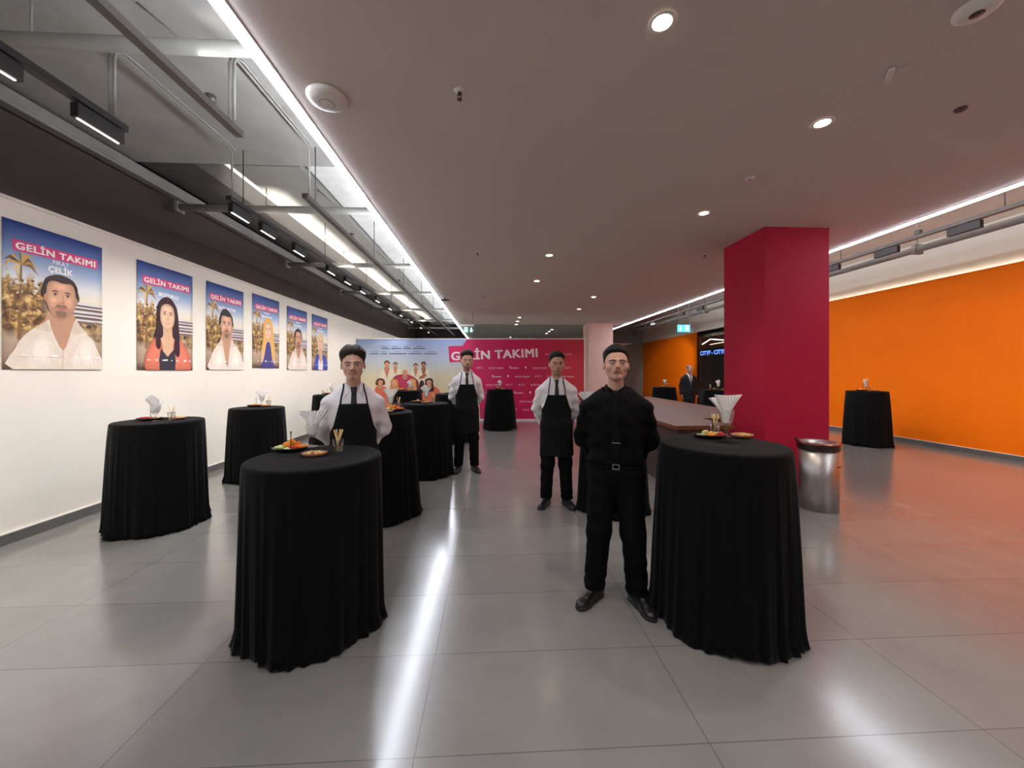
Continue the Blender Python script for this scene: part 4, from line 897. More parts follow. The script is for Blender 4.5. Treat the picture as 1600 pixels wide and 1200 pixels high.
def setting(tk, items):
    X, Y, Z = TB[tk]; W = WHERE[tk]
    for it in items:
        k, dx, dy = it[:3]; rz = it[3] if len(it) > 3 else 0; x, y = X + dx, Y + dy
        if k == 'goblet':
            place('goblet', mk_goblet, f'stemmed glass goblet holding napkins on the table {W}', 'goblet', (x, y, Z), rz, 'napkin goblets', it[5] if len(it) > 5 else 1)
            nk = it[4]; place('nap_' + nk, mk_nap(nk), f'white paper napkins fanned in the goblet on the table {W}', 'napkin', (x, y, Z - .002), rz, 'napkins in goblets', it[5] if len(it) > 5 else 1)
        elif k == 'plate':
            place('plate', mk_plate, f'black oval plate of cut fruit on the table {W}', 'plate', (x, y, Z), rz, 'black fruit plates')
            rnd = random.Random(tk); c, s = math.cos(rz), math.sin(rz)
            for v, a, b, h, r, tl in it[4]: veg(v, (x + a * c - b * s, y + a * s + b * c, Z + h), rz + r, tk, tl)
            place('pick', mk_pick, f'dark upright cocktail pick in the fruit plate {W}', 'cocktail pick', (x + .01 * c + .012 * s, y + .01 * s - .012 * c, Z + .004), 0, 'upright cocktail picks')
        elif k == 'snack':
            place('snack', mk_snack, f'brown wooden snack dish on the table {W}', 'dish', (x, y, Z), rz, 'wooden snack dishes')
            place('nuts', mk_nuts, f'roasted nuts heaped in the snack dish {W}', 'nuts', (x, y, Z), rz, 'heaps of nuts')['kind'] = 'stuff'
        elif k == 'tumbler':
            place('tumbler', mk_tumbler, f'small glass tumbler of wooden stirrers on the table {W}', 'tumbler', (x, y, Z), 0, 'stirrer tumblers')
            rnd = random.Random(tk + 's')
            for i in range(it[4]):
                a = rnd.uniform(-1.2, 4.3); l = rnd.uniform(.16, .34)
                o = place('stick', mk_stick, f'wooden stirrer leaning in the tumbler {W}', 'stirrer', (x - .012 * math.cos(a), y - .012 * math.sin(a), Z + .007), 0, f'wooden stirrers in the tumbler {W}')
                o.rotation_euler = (0, l, a)
V1 = [('slice', -.085, .0, .02, 0, .5), ('slice', -.07, .03, .022, 1, .4), ('slice', -.05, -.01, .02, 2, .3), ('cucumber', -.06, -.02, .014, .5, 0), ('carrot', -.01, .02, .02, .2, 0), ('carrot', .02, .03, .034, -.1, 0), ('carrot', .05, .02, .022, .1, .2), ('carrot', .01, .045, .04, .5, 0), ('wedge', -.03, .02, .03, .4, 0), ('wedge', .0, .03, .048, -.3, .3), ('red', .05, -.025, .016, .1, 0), ('red', .035, -.035, .022, -.3, 0), ('slice', .0, -.04, .02, 0, .3), ('carrot', .07, .0, .022, .3, 0)]
V10 = [('cucumber', -.085, .0, .014, 1.3, 1.2), ('cucumber', -.07, -.02, .014, 1.5, 1.3), ('cucumber', -.06, .01, .014, 1.2, 1.2), ('cheese', -.04, -.01, .012, .2, 0), ('cheese', -.02, .015, .014, .5, 0), ('carrot', -.01, -.03, .014, 1.4, 1.2), ('wedge', .0, -.02, .012, .2, 0), ('slice', .03, .0, .02, 0, 1.2), ('slice', .045, .0, .02, .1, 1.2), ('slice', .06, .005, .02, .2, 1.2), ('slice', .02, .02, .022, 0, 1.1), ('red', .055, -.03, .014, .3, 0), ('red', .07, -.015, .018, -.4, 0), ('red', .065, -.02, .03, .8, 0)]
VF = [('carrot', -.03, .0, .02, .3, 0), ('red', .03, .01, .018, -.4, 0), ('slice', -.06, .0, .02, 0, .4), ('cheese', .0, .02, .014, .3, 0), ('carrot', .03, -.02, .02, .1, 0)]
V2 = [('red', -.05, .0, .018, .2, 0), ('red', -.02, .02, .022, -.2, 0), ('red', -.06, .02, .024, .5, 0), ('carrot', .03, .0, .018, .1, 0), ('slice', .05, .02, .02, 0, .3)]
setting('T1', [('plate', -.25, .17, .05, V1), ('snack', -.01, .0, .1), ('goblet', -.165, .31, .2, 'fan', 1.0), ('tumbler', .10, .1, 0, 9)])
setting('T10', [('plate', .035, .20, -.1, V10), ('goblet', .17, .22, .12, 'fan', 1.15), ('tumbler', .15, .33, 0, 10), ('snack', .27, .2, .1)])
setting('T2', [('plate', -.08, -.02, .3, V2), ('goblet', .05, -.11, .3, 'calla', 1), ('tumbler', .15, -.04, 0, 5), ('snack', .13, .06, .2)])
setting('T3', [('plate', -.1, .12, .3, VF), ('goblet', -.07, .22, .3, 'pair', 1), ('tumbler', .02, .25, 0, 5), ('snack', .03, .14, .2)])
setting('T4', [('plate', -.12, .1, .3, VF), ('goblet', .0, .05, 1.2, 'calla', 1), ('tumbler', -.14, -.06, 0, 3)])
setting('T5', [('plate', .16, .04, .1, V1), ('goblet', .09, .14, .0, 'fan', .95), ('tumbler', .18, .16, 0, 4), ('snack', .12, -.13, .2)])
setting('T6', [('plate', -.13, .06, .1, VF), ('goblet', .0, .08, .2, 'calla', 1.05), ('tumbler', .13, .0, 0, 5), ('snack', .02, -.08, .1)])
setting('T7', [('plate', -.14, -.05, .1, V1), ('goblet', .07, .0, .5, 'calla', 1), ('snack', .18, -.04, .1), ('tumbler', .1, .12, 0, 3)])
setting('T8', [('plate', .0, -.12, .1, VF), ('goblet', -.02, .06, .3, 'pair', 1), ('snack', .16, -.08, .2), ('tumbler', .16, .08, 0, 3)])
setting('T9', [('plate', -.05, -.03, .1, VF), ('goblet', .01, .05, .2, 'calla', .95), ('tumbler', -.06, .12, 0, 4), ('snack', .08, -.06, .1)])
setting('T11', [('goblet', -.29, .07, .2, 'fan', 1), ('plate', -.08, -.05, .1, VF), ('snack', .14, .0, .2), ('tumbler', .1, .16, 0, 4)])
setting('T12', [('goblet', .02, .0, .2, 'pair', 1.05), ('tumbler', .14, .05, 0, 3), ('plate', -.08, -.12, .1, VF)])
setting('T13', [('plate', -.13, -.1, .1, VF), ('goblet', .04, .0, .3, 'calla', 1.05), ('tumbler', -.14, .1, 0, 3), ('snack', .06, -.2, .1)])
setting('T14', [('plate', -.12, .0, .1, VF), ('goblet', -.02, .0, .4, 'calla', 1.05), ('tumbler', .08, .05, 0, 3), ('snack', .12, -.06, .1)])
# ------------------------------------------------------------------ people: smooth bodies from blended volumes
f4 = np.float32
def smin(a, b, k): h = np.clip(.5 + .5 * (b - a) / k, 0, 1); return b + (a - b) * h - k * h * (1 - h)
def smax(a, b, k): return -smin(-a, -b, k)
def sph(P, c, r): return np.sqrt((P[0] - c[0]) ** 2 + (P[1] - c[1]) ** 2 + (P[2] - c[2]) ** 2) - r
def ell(P, c, r):
    x, y, z = (P[0] - c[0]) / r[0], (P[1] - c[1]) / r[1], (P[2] - c[2]) / r[2]
    k0 = np.sqrt(x * x + y * y + z * z) + 1e-6; k1 = np.sqrt((x / r[0]) ** 2 + (y / r[1]) ** 2 + (z / r[2]) ** 2) + 1e-6
    return k0 * (k0 - 1) / k1
def cap(P, a, b, ra, rb):
    ba = [b[i] - a[i] for i in range(3)]; L = sum(v * v for v in ba)
    t = np.clip(((P[0] - a[0]) * ba[0] + (P[1] - a[1]) * ba[1] + (P[2] - a[2]) * ba[2]) / L, 0, 1)
    return np.sqrt((P[0] - a[0] - t * ba[0]) ** 2 + (P[1] - a[1] - t * ba[1]) ** 2 + (P[2] - a[2] - t * ba[2]) ** 2) - (ra + (rb - ra) * t)
def both(fn, P, k=.02):
    return smin(fn(P, -1), fn(P, 1), k)
def axis(*segs):
    out = []
    for a, b, st in segs: out.append(np.arange(a, b - 1e-6, st))
    out.append(np.array([segs[-1][1]])); return np.concatenate(out).astype(f4)
def nets(D, xs, ys, zs):
    """surface nets on a rectilinear grid -> vertices, quads"""
    S = D < 0
    nx, ny, nz = D.shape
    c = np.zeros((nx - 1, ny - 1, nz - 1), np.int8)
    offs = [(i, j, k) for i in (0, 1) for j in (0, 1) for k in (0, 1)]
    for i, j, k in offs: c += S[i:nx - 1 + i, j:ny - 1 + j, k:nz - 1 + k]
    act = (c > 0) & (c < 8)
    I = np.argwhere(act); n = len(I)
    idx = np.full(act.shape, -1, np.int32); idx[act] = np.arange(n)
    val = np.stack([D[I[:, 0] + i, I[:, 1] + j, I[:, 2] + k] for i, j, k in offs], 1)
    pos = np.stack([np.stack([xs[I[:, 0] + i], ys[I[:, 1] + j], zs[I[:, 2] + k]], 1) for i, j, k in offs], 1)
    acc = np.zeros((n, 3)); cnt = np.zeros(n)
    for a in range(8):
        for b in range(a + 1, 8):
            if sum(p != q for p, q in zip(offs[a], offs[b])) != 1: continue
            va, vb = val[:, a], val[:, b]; m = (va < 0) != (vb < 0)
            t = np.where(m, va / np.where(m, va - vb, 1), 0)
            acc += np.where(m[:, None], pos[:, a] + t[:, None] * (pos[:, b] - pos[:, a]), 0); cnt += m
    V = acc / cnt[:, None]
    F = []
    for ax in range(3):
        s0 = [slice(None)] * 3; s1 = [slice(None)] * 3
        s0[ax] = slice(0, -1); s1[ax] = slice(1, None)
        A, B = S[tuple(s0)], S[tuple(s1)]
        E = np.argwhere(A != B); o1, o2 = [(1, 2), (2, 0), (0, 1)][ax]
        E = E[(E[:, o1] > 0) & (E[:, o2] > 0) & (E[:, o1] < D.shape[o1] - 1) & (E[:, o2] < D.shape[o2] - 1)]
        def cell(d1, d2):
            q = E.copy(); q[:, o1] -= d1; q[:, o2] -= d2; return idx[q[:, 0], q[:, 1], q[:, 2]]
        q = np.stack([cell(1, 1), cell(0, 1), cell(0, 0), cell(1, 0)], 1)
        flip = B[E[:, 0], E[:, 1], E[:, 2]]
        q[flip] = q[flip][:, ::-1]
        F.append(q)
    return V, np.concatenate(F)
def sdf_mesh(name, fn, xs, ys, zs, mats, parent, tint=None, relax=0):
    P = (xs[:, None, None], ys[None, :, None], zs[None, None, :])
    D = np.broadcast_to(fn(P), (len(xs), len(ys), len(zs))).astype(f4)
    V, F = nets(D, xs, ys, zs)
    me = bpy.data.meshes.new(name); me.vertices.add(len(V)); me.vertices.foreach_set('co', V.astype(f4).ravel())
    me.loops.add(len(F) * 4); me.loops.foreach_set('vertex_index', F.astype(np.int32).ravel())
    me.polygons.add(len(F)); me.polygons.foreach_set('loop_start', np.arange(0, len(F) * 4, 4, dtype=np.int32))
    me.polygons.foreach_set('use_smooth', np.ones(len(F), bool))
    for m in (mats if isinstance(mats, (list, tuple)) else [mats]): me.materials.append(m)
    me.update(calc_edges=True); me.validate()
    if tint is not None:      # colour of lips, mouth line, stubble and eye-socket shade, per point
        at = me.attributes.new('tint', 'FLOAT_COLOR', 'POINT'); at.data.foreach_set('color', tint(V).astype(f4).ravel())
    o = bpy.data.objects.new(name, me); COL.objects.link(o); o.parent = parent
    if relax: s = o.modifiers.new('relax', 'SMOOTH'); s.factor = .5; s.iterations = relax
    return o
HZ = 1.565   # chin height of the 1.8 m figure
class Head:
    def __init__(s, pitch=0, roll=0, yaw=0, jaw=1, smile=0, wide=1, size=1):
        s.size = size
        s.R = np.array(Euler((pitch, roll, yaw)).to_matrix()); s.jaw = jaw; s.smile = smile; s.wide = wide; s.piv = np.array((0, .03, HZ + .03))
    def loc(s, P):
        x, y, z = P[0], P[1] - s.piv[1], P[2] - s.piv[2]; R = s.R
        q = [R[0, i] * x + R[1, i] * y + R[2, i] * z for i in range(3)]
        k = s.size
        return (q[0] / s.wide / k, q[1] / k + .03 + .01, q[2] / k + .03)      # chin at z=0, head origin 1 cm behind
    def to_world(s, p):
        v = np.array((p[0] * s.wide, p[1] - .04, p[2] - .03)) * s.size; return s.R @ v + s.piv
    def base(s, Q):
        d = ell(Q, (0, .014, .15), (.074, .095, .085))
        d = smin(d, ell(Q, (0, -.016, .1), (.06, .074, .088)), .03)
        d = smin(d, both(lambda P, g: cap(P, (g * .043 * s.jaw, .0, .058), (g * .013, -.064, .019), .015, .017), Q), .036)
        d = smin(d, sph(Q, (0, -.07, .02), .016), .02)
        d = smin(d, both(lambda P, g: sph(P, (g * .042, -.05, .09), .023), Q), .025)
        return d
    def slit(s, Q, r):
        sm = s.smile; return both(lambda P, g: cap(P, (0, -.0925, .0556), (g * (.023 + sm), -.08, .0556 + sm * .9), r, r * .8), Q, .002)
    def full(s, Q):
        d = s.base(Q)
        d = smin(d, both(lambda P, g: cap(P, (g * .012, -.084, .133), (g * .045, -.068, .134), .009, .008), Q), .012)
        d = smax(d, -both(lambda P, g: ell(P, (g * .031, -.1, .117), (.02, .018, .012)), Q), .012)
        d = smin(d, both(lambda P, g: sph(P, (g * .031, -.0775, .117), .0145), Q, .004), .005)
        d = smax(d, -both(lambda P, g: ell(P, (g * .031, -.094, .1165), (.0135, .014, .0031)), Q, .004), .003)
        d = smin(d, cap(Q, (0, -.084, .126), (0, -.108, .087), .0065, .0115), .011)
        d = smin(d, both(lambda P, g: sph(P, (g * .0125, -.096, .081), .008), Q, .006), .008)
        d = smax(d, -both(lambda P, g: sph(P, (g * .007, -.104, .073), .0042), Q, .003), .004)
        d = smin(d, ell(Q, (0, -.069, .056), (.032, .02, .024)), .016)
        sm = s.smile
        d = smin(d, ell(Q, (0, -.0862, .0608), (.021 + sm, .0065, .0052)), .007)
        d = smin(d, ell(Q, (0, -.0842, .0505), (.018 + sm, .0068, .0058)), .008)
        d = smax(d, -s.slit(Q, .0016), .004)
        if sm: d = smax(d, -both(lambda P, g: cap(P, (g * .018, -.1, .084), (g * .036, -.082, .058), .0025, .002), Q, .002), .008)
        d = smax(d, -ell(Q, (0, -.086, .039), (.016, .006, .004)), .008)
        d = smin(d, both(lambda P, g: ell((P[0] - g * .15 * (P[1] - .01), P[1], P[2]), (g * .0775, .014, .106), (.008, .018, .028)), Q), .007)
        d = smax(d, -both(lambda P, g: ell(P, (g * .087, .008, .109), (.006, .009, .015)), Q), .004)
        return d
class Pose:
    def __init__(s, el=(.255, .085, 1.16), wr=(.09, .165, .985), foot=.12, splay=.35, slim=1, legw=1, sh=.18, fwd=0, clasp=True):
        s.el, s.wr, s.foot, s.splay, s.slim, s.legw, s.sh, s.fwd, s.clasp = el, wr, foot, splay, slim, legw, sh, fwd, clasp
def torso(P, po, off=0):
    k = po.slim
    d = ell(P, (0, .008, 1.3), (.163 * k, .108, .2))
    d = smin(d, ell(P, (0, .005, 1.1), (.146 * k, .1, .2)), .06)
    d = smin(d, ell(P, (0, .01, .96), (.155 * k, .112, .12)), .05)
    d = smin(d, both(lambda Q, g: cap(Q, (0, .02, 1.425), (g * (po.sh - .02), .015, 1.375), .062, .05), P, .03), .05)
    d = smin(d, both(lambda Q, g: cap(Q, (g * .015, .03, 1.515), (g * (po.sh - .04), .02, 1.4), .05, .042), P, .03), .04)
    return d - off
def arm(P, po, g, off=0, r=(.055, .046, .043, .029), cut=1):
    el, wr = po.el, po.wr
    if isinstance(el, dict): el, wr = el[g], wr[g]
    S = (g * po.sh, .015, 1.365); E = (g * el[0], el[1], el[2]); W = (g * wr[0], wr[1], wr[2])
    if cut != 1: W = tuple(E[i] + (W[i] - E[i]) * cut for i in range(3))
    return smin(cap(P, S, E, r[0], r[1]), cap(P, E, W, r[2], r[3] + (r[2] - r[3]) * (1 - cut)), .02) - off
def hand(P, po, g):
    el, wr = po.el, po.wr
    if isinstance(el, dict): el, wr = el[g], wr[g]
    W = np.array((g * wr[0], wr[1], wr[2])); E = np.array((g * el[0], el[1], el[2]))
    d0 = W - E; d0 /= np.linalg.norm(d0)
    n = np.array((0, 1, 0)) if po.clasp else np.array((g, 0, 0)); s = np.cross(d0, n); s /= np.linalg.norm(s); n = np.cross(s, d0)
    if s[2] * 1 < 0 and po.clasp: s = -s
    if not po.clasp and s[1] > 0: s = -s
    pc = W + d0 * .05
    d = smin(cap(P, W, pc + d0 * .03 + s * .012, .026, .02), cap(P, W + d0 * .02, pc + d0 * .03 - s * .016, .024, .018), .015)
    for i, (o, L) in enumerate(((.028, .068), (.010, .076), (-.009, .071), (-.027, .056))):
        k = pc + d0 * .038 + s * o; m = k + d0 * L * .5 - n * .008 * (1 if po.clasp else g * g); t_ = m + d0 * L * .35 - n * .028
        d = smin(d, cap(P, k, m, .0095, .0088), .007); d = smin(d, cap(P, m, t_, .0088, .0075), .004)
    th = W + d0 * .025 + s * .03; d = smin(d, cap(P, W + d0 * .02, th + d0 * .02 + s * .008, .016, .012), .01); d = smin(d, cap(P, th + d0 * .02 + s * .008, th + d0 * .055 + s * .012 - n * .014, .011, .0085), .006)
    return d
def legs(P, po, off=0, r=(.088, .064, .058, .05)):
    def one(Q, g):
        A = (g * .085, .015, .92); K = (g * (.085 + (po.foot - .085) * .5), -.005, .5); N = (g * po.foot, .02, .075)
        w_ = po.legw
        return smin(cap(Q, A, K, r[0] * w_, r[1] * w_), cap(Q, K, N, r[2] * w_, r[3] * w_), .03)
    d = smin(both(one, P, .02), ell(P, (0, .015, .95), (.155 * po.slim, .112, .115)), .04)
    return d - off
def foot_pts(po, g):
    a = g * po.splay; dx, dy = math.sin(a), -math.cos(a); return (g * po.foot, .02), (dx, dy)
def shoe(P, po, g, off=0):
    (fx, fy), (dx, dy) = foot_pts(po, g)
    u = (P[0] - fx) * dx + (P[1] - fy) * dy; v = (P[0] - fx) * dy - (P[1] - fy) * dx; Q = (v, u, P[2])
    d = cap(Q, (0, -.055, .045), (0, .11, .032), .04, .036)
    d = smin(d, ell(Q, (.004, .15, .03), (.043, .058, .03)), .03)
    d = smin(d, cap(Q, (0, -.04, .05), (0, .01, .1), .038, .04), .03)
    d = smin(d, cap(Q, (0, .02, .085), (0, .1, .045), .03, .03), .02)
    d = smax(d, Q[2] - .115, .006)
    return smax(d - off, .012 - P[2], .008)
def sole(P, po, g):
    (fx, fy), (dx, dy) = foot_pts(po, g)
    u = (P[0] - fx) * dx + (P[1] - fy) * dy; v = (P[0] - fx) * dy - (P[1] - fy) * dx
    Q = (v, u, P[2] * 0 + 0)
    d = smin(cap(Q, (0, -.055, 0), (0, .11, 0), .042, .041), ell(Q, (.004, .15, 0), (.046, .061, .05)), .03)
    return smax(d, np.maximum(P[2] - .022, .001 - P[2]), .004)
def wr(P, a, seed=0):
    x, y, z = P
    return np.clip((1.42 - z) / .1, .15, 1) * a * .75 * (1 - 2 * np.abs(np.sin(24 * x * np.sign(x + 1e-9) + 21 * z + 14 * y + seed + 1.6 * np.sin(13 * z + seed)))) * np.clip((np.abs(x) - .1) / .1, 0, 1) + a * (np.sin(23 * x + 31 * z + seed) * np.sin(27 * y - 19 * z + 1.3 * seed) + .6 * np.sin(47 * z + 22 * x * np.sign(x) + seed) * np.sin(15 * y + 2 * seed + 9 * x))
HAIRLINES = {'m': [.185, .187, .178, .138, .1, .058, .04], 'quiff': [.196, .194, .178, .14, .098, .06, .04], 'curly': [.19, .188, .17, .142, .11, .06, .04], 'short': [.188, .186, .168, .138, .092, .056, .04], 'bald': [.4, .4, .3, .15, .12, .07, .05]}
def make_person(label, loc, rz, scale, skin, head, po, hair_style, hair_rgb, outfit, brow=True, beard=0, moustache=False, seed=0):
    rt = thing('person', label, 'person', loc, rz); rt.scale = (scale,) * 3
    ms = mat('skin_%d_%d_%d' % skin, skin, .5, var=.05, scale=25, spec=.35)
    b = ms.node_tree.nodes['Principled BSDF']; b.inputs['Subsurface Weight'].default_value = .1; b.inputs['Subsurface Radius'].default_value = (.01, .004, .002); b.inputs['Subsurface Scale'].default_value = .5
    mh = mat('hair_%d_%d_%d' % hair_rgb, hair_rgb, .45, var=.3, scale=60, bump=.5, bscale=90, stretch=(6, 1, 1), spec=.25)
    H = head
    # ---- body, one continuous surface
    def body(P):
        Q = H.loc(P)
        d = H.full(Q)
        d = smin(d, cap(P, (0, .035, HZ + .05), (0, .03, 1.44), .053 * (.5 + .5 * H.size), .056), .025)
        d = smax(d, -(sph(Q, (0, -.12, -.035), .05)), .02)
        d = smin(d, torso(P, po, -.008), .012)
        d = smin(d, both(lambda R, g: smin(arm(R, po, g, 0, (.046, .038, .036, .026)), hand(R, po, g), .012), P, .003), .03)
        d = smin(d, legs(P, po, 0, (.078, .054, .052, .036)), .03)
        d = smin(d, both(lambda R, g: shoe(R, po, g, -.012), P, .01), .02)
        return d
    hz = .88 if po.clasp else .72
    xs = axis((-.36, -.1, .012), (-.1, .1, .0034), (.1, .36, .012)); ys = axis((-.24, -.135, .012), (-.135, .125, .0036), (.125, .26, .0075))
    if not po.clasp: xs = axis((-.36, -.2, .006), (-.2, -.1, .012), (-.1, .1, .0034), (.1, .2, .012), (.2, .36, .006))
    zs = axis((.0, hz - .02, .016), (hz - .02, hz + .2, .006), (hz + .2, 1.46, .013), (1.46, 1.88, .0034))
    def tint(C):
        Q = H.loc((C[:, 0], C[:, 1], C[:, 2])); st = lambda d, w_: np.clip(.5 - d / w_, 0, 1)
        front = Q[1] < -.05
        lip = np.minimum(ell(Q, (0, -.0862, .0605), (.022 + H.smile, .02, .0056)), ell(Q, (0, -.0842, .0505), (.018 + H.smile, .02, .006)))
        ax = np.abs(Q[0]) / (.024 + H.smile); line = np.maximum(np.abs(Q[2] - .0556 - H.smile * .8 * ax ** 1.5) - .0009, np.abs(Q[0]) - .024 - H.smile)
        ph = np.arctan2(np.abs(Q[0]), -(Q[1] - .01)); n = 1 + .25 * np.sin(C[:, 0] * 900) * np.sin(C[:, 2] * 800)
        up = np.interp(ph, [0, .3, .6, 1.1, 1.5, 1.7], [.043, .044, .05, .062, .1, .1])
        s_ = np.zeros(len(C))
        if beard: s_ = np.maximum(s_, np.clip((up - Q[2]) / .014 + .5, 0, 1) * np.clip((Q[2] + .03) / .03, 0, 1) * np.clip((1.62 - ph) / .12, 0, 1) * beard)
        if moustache:
            m1 = np.minimum(ell(Q, (0, -.09, .0705), (.026 + H.smile, .03, .0052)), both(lambda R, g: cap(R, (g * .022, -.088, .0685), (g * .03, -.082, .05), .0045, .003), Q, .003) if moustache == 'goatee' else 9)
            s_ = np.maximum(s_, st(m1, .006) * .9)
            if moustache == 'goatee': s_ = np.maximum(s_, st(ell(Q, (0, -.08, .024), (.014, .03, .014)), .012) * .75)
        s_ = np.clip(s_ * n, 0, 1) * (1 - st(lip, .002))
        sock = np.exp(-((np.abs(Q[0]) - .031) / .017) ** 2 - ((Q[2] - .119) / .011) ** 2) * front  # shade round the eyes, put into the skin colour
        return np.stack([st(lip, .003) * front, st(line, .002) * front, s_, sock], 1)
    nt = ms.node_tree
    if 'tint' not in nt.nodes:
        at = nt.nodes.new('ShaderNodeAttribute'); at.name = 'tint'; at.attribute_name = 'tint'
        sp_ = nt.nodes.new('ShaderNodeSeparateColor'); nt.links.new(at.outputs['Color'], sp_.inputs[0])
        src = b.inputs['Base Color'].links[0].from_socket
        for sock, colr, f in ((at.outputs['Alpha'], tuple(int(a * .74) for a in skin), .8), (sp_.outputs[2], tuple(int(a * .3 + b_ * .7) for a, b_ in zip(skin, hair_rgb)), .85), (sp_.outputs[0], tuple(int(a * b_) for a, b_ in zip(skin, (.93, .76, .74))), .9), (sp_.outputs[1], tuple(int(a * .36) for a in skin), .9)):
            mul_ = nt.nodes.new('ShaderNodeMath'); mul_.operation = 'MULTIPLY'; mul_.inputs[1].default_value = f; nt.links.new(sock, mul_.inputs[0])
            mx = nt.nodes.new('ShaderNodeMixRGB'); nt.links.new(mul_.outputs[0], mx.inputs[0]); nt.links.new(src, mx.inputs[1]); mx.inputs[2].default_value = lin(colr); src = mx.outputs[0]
        nt.links.new(src, b.inputs['Base Color'])
    sdf_mesh('body', body, xs, ys, zs, ms, rt, tint)
    # ---- hair
    hx = axis((-.135, .135, .0042)); hy = axis((-.17, .18, .0042)); hzs = axis((HZ - .04, HZ + .33, .0042))
    lim = HAIRLINES[hair_style]
    def hair(P):
        Q = H.loc(P); d = H.base(Q)
        ph = np.arctan2(np.abs(Q[0]), -(Q[1] - .01)); L = np.interp(ph, [0, .5, .85, 1.25, 1.55, 1.95, 3.14], lim)
        top = np.clip((Q[2] - .12) / .09, 0, 1); tp = np.clip((Q[2] - .155) / .055, 0, 1); t_ = .0045 + .013 * tp; g_ = np.clip((Q[2] - L) / .04, 0, 1) ** .6
        if hair_style == 'm': t_ = t_ + .006 * tp - .006 * np.exp(-(Q[0] / .007) ** 2) * tp + .008 * np.exp(-((np.abs(Q[0]) - .04) / .025) ** 2) * tp + .006 * np.clip((Q[2] - .13) / .03, 0, 1) * (Q[1] < .01); L = L + .012 * np.exp(-(Q[0] / .012) ** 2) - .02 * np.exp(-((np.abs(Q[0]) - .055) / .018) ** 2) * (Q[1] < 0)
        if hair_style == 'quiff': t_ = t_ + .013 * tp * np.exp(-((Q[1] + .05) / .06) ** 2) * np.exp(-((Q[0] + .01) / .05) ** 2) + .003 * tp
        if hair_style == 'curly': t_ = t_ + .007 * tp + .005 * tp * np.sin(Q[0] * 150 + seed) * np.sin(Q[1] * 140) * np.sin(Q[2] * 120)
        if hair_style == 'short': t_ = t_ + .014 * tp * np.exp(-((Q[1] + .05) / .07) ** 2) + .002 * tp
        if hair_style == 'bald': t_ = t_ - .004
        fib = .0022 * np.sin(Q[0] * 330 + 60 * Q[1] + 3 * np.sin(Q[1] * 60)) * top
        h = smax(d - .0012 - (t_ - fib) * g_, L - Q[2], .003)
        return h
    sdf_mesh('hair', hair, hx, hy, hzs, mh, rt)
    # ---- brows, beard, moustache, eyes
    fx = axis((-.1, .1, .0027)); fy = axis((-.17, .07, .0027)); fz = axis((HZ - .05, HZ + .19, .0027))
    for g in (-1, 1):
        def br(P, g=g):
            Q = H.loc(P); return smax(H.full(Q) - .0032, smin(cap(Q, (g * .012, -.1, .1335), (g * .034, -.09, .137), .0052, .0055), cap(Q, (g * .034, -.09, .137), (g * .051, -.07, .131), .005, .003), .004), .002)
        sdf_mesh('eyebrow', br, axis((-.085, .005, .0026)) if g < 0 else axis((-.005, .085, .0026)), axis((-.17, -.03, .0026)), axis((HZ + .09, HZ + .2, .0026)), mh, rt)
    for g in (-1, 1):
        c = H.to_world((g * .031, -.0785, .117)); fw = H.R @ np.array((0, -1, 0)); up = H.R @ np.array((0, 0, 1)); sd = np.cross(fw, up)
        mb = MB()
        prof = [(0, 1), (.18, .984), (.181, .9835), (.42, .908), (.421, .907), (.7, .714), (.9, .436), (1, 0), (.8, -.6), (0, -1)]
        n = 16; vs = [tuple(c + .0122 * H.size * (fw * z + sd * r * math.cos(2 * PI * k / n) + up * r * math.sin(2 * PI * k / n))) for r, z in prof for k in range(n)]
        fs = [(i * n + k, i * n + (k + 1) % n, (i + 1) * n + (k + 1) % n, (i + 1) * n + k) for i in range(len(prof) - 1) for k in range(n)]
        mb.add(vs, fs, 0, True)
        mb.m = [0 if i < 2 else 1 if i < 4 else 2 for i in range(len(prof) - 1) for k in range(n)]
        mb.build('eye', [mat('pupil', (12, 10, 10), .1), mat('brown_iris', (58, 36, 26), .2), mat('eye_white', (176, 166, 160), .2)], rt)
    # ---- clothes
    O = outfit
    msh = O['shirt']; mtr = O['trousers']; mshoe = mat('black_shoe_leather', (24, 23, 23), .35, spec=.5)
    off = .014
    def sh(P):
        d = smin(torso(P, po, off), both(lambda R, g: arm(R, po, g, off * .8, (.051, .046, .045, .036), .93), P, .003), .03)
        d = smin(d, cap(P, (0, .033, 1.56), (0, .03, 1.44), .059, .062), .02)
        x, y, z = P
        d = d + wr(P, .0042, seed) + .003 * np.sin(62 * (z + .35 * np.abs(x)) + seed) * np.clip((np.abs(x) - .13) / .06, 0, 1)
        lo = 1.0 if not O.get('jacket') else 1.02
        d = smax(d, lo - z, .01)if po.clasp is False else smax(d, np.where(np.abs(x) + np.maximum(0, y - .06) * 2 < .19 * po.slim, lo - z, .9 - z), .008)
        return smax(d, z - np.where(y > .03, 1.53, 1.53 - (.03 - y) * .45), .004)
    bx_ = (-.38, .38); xs2 = axis((bx_[0], bx_[1], .0068)); ys2 = axis((-.19, .26, .0068)); zs2 = axis((.82, 1.56, .0068))
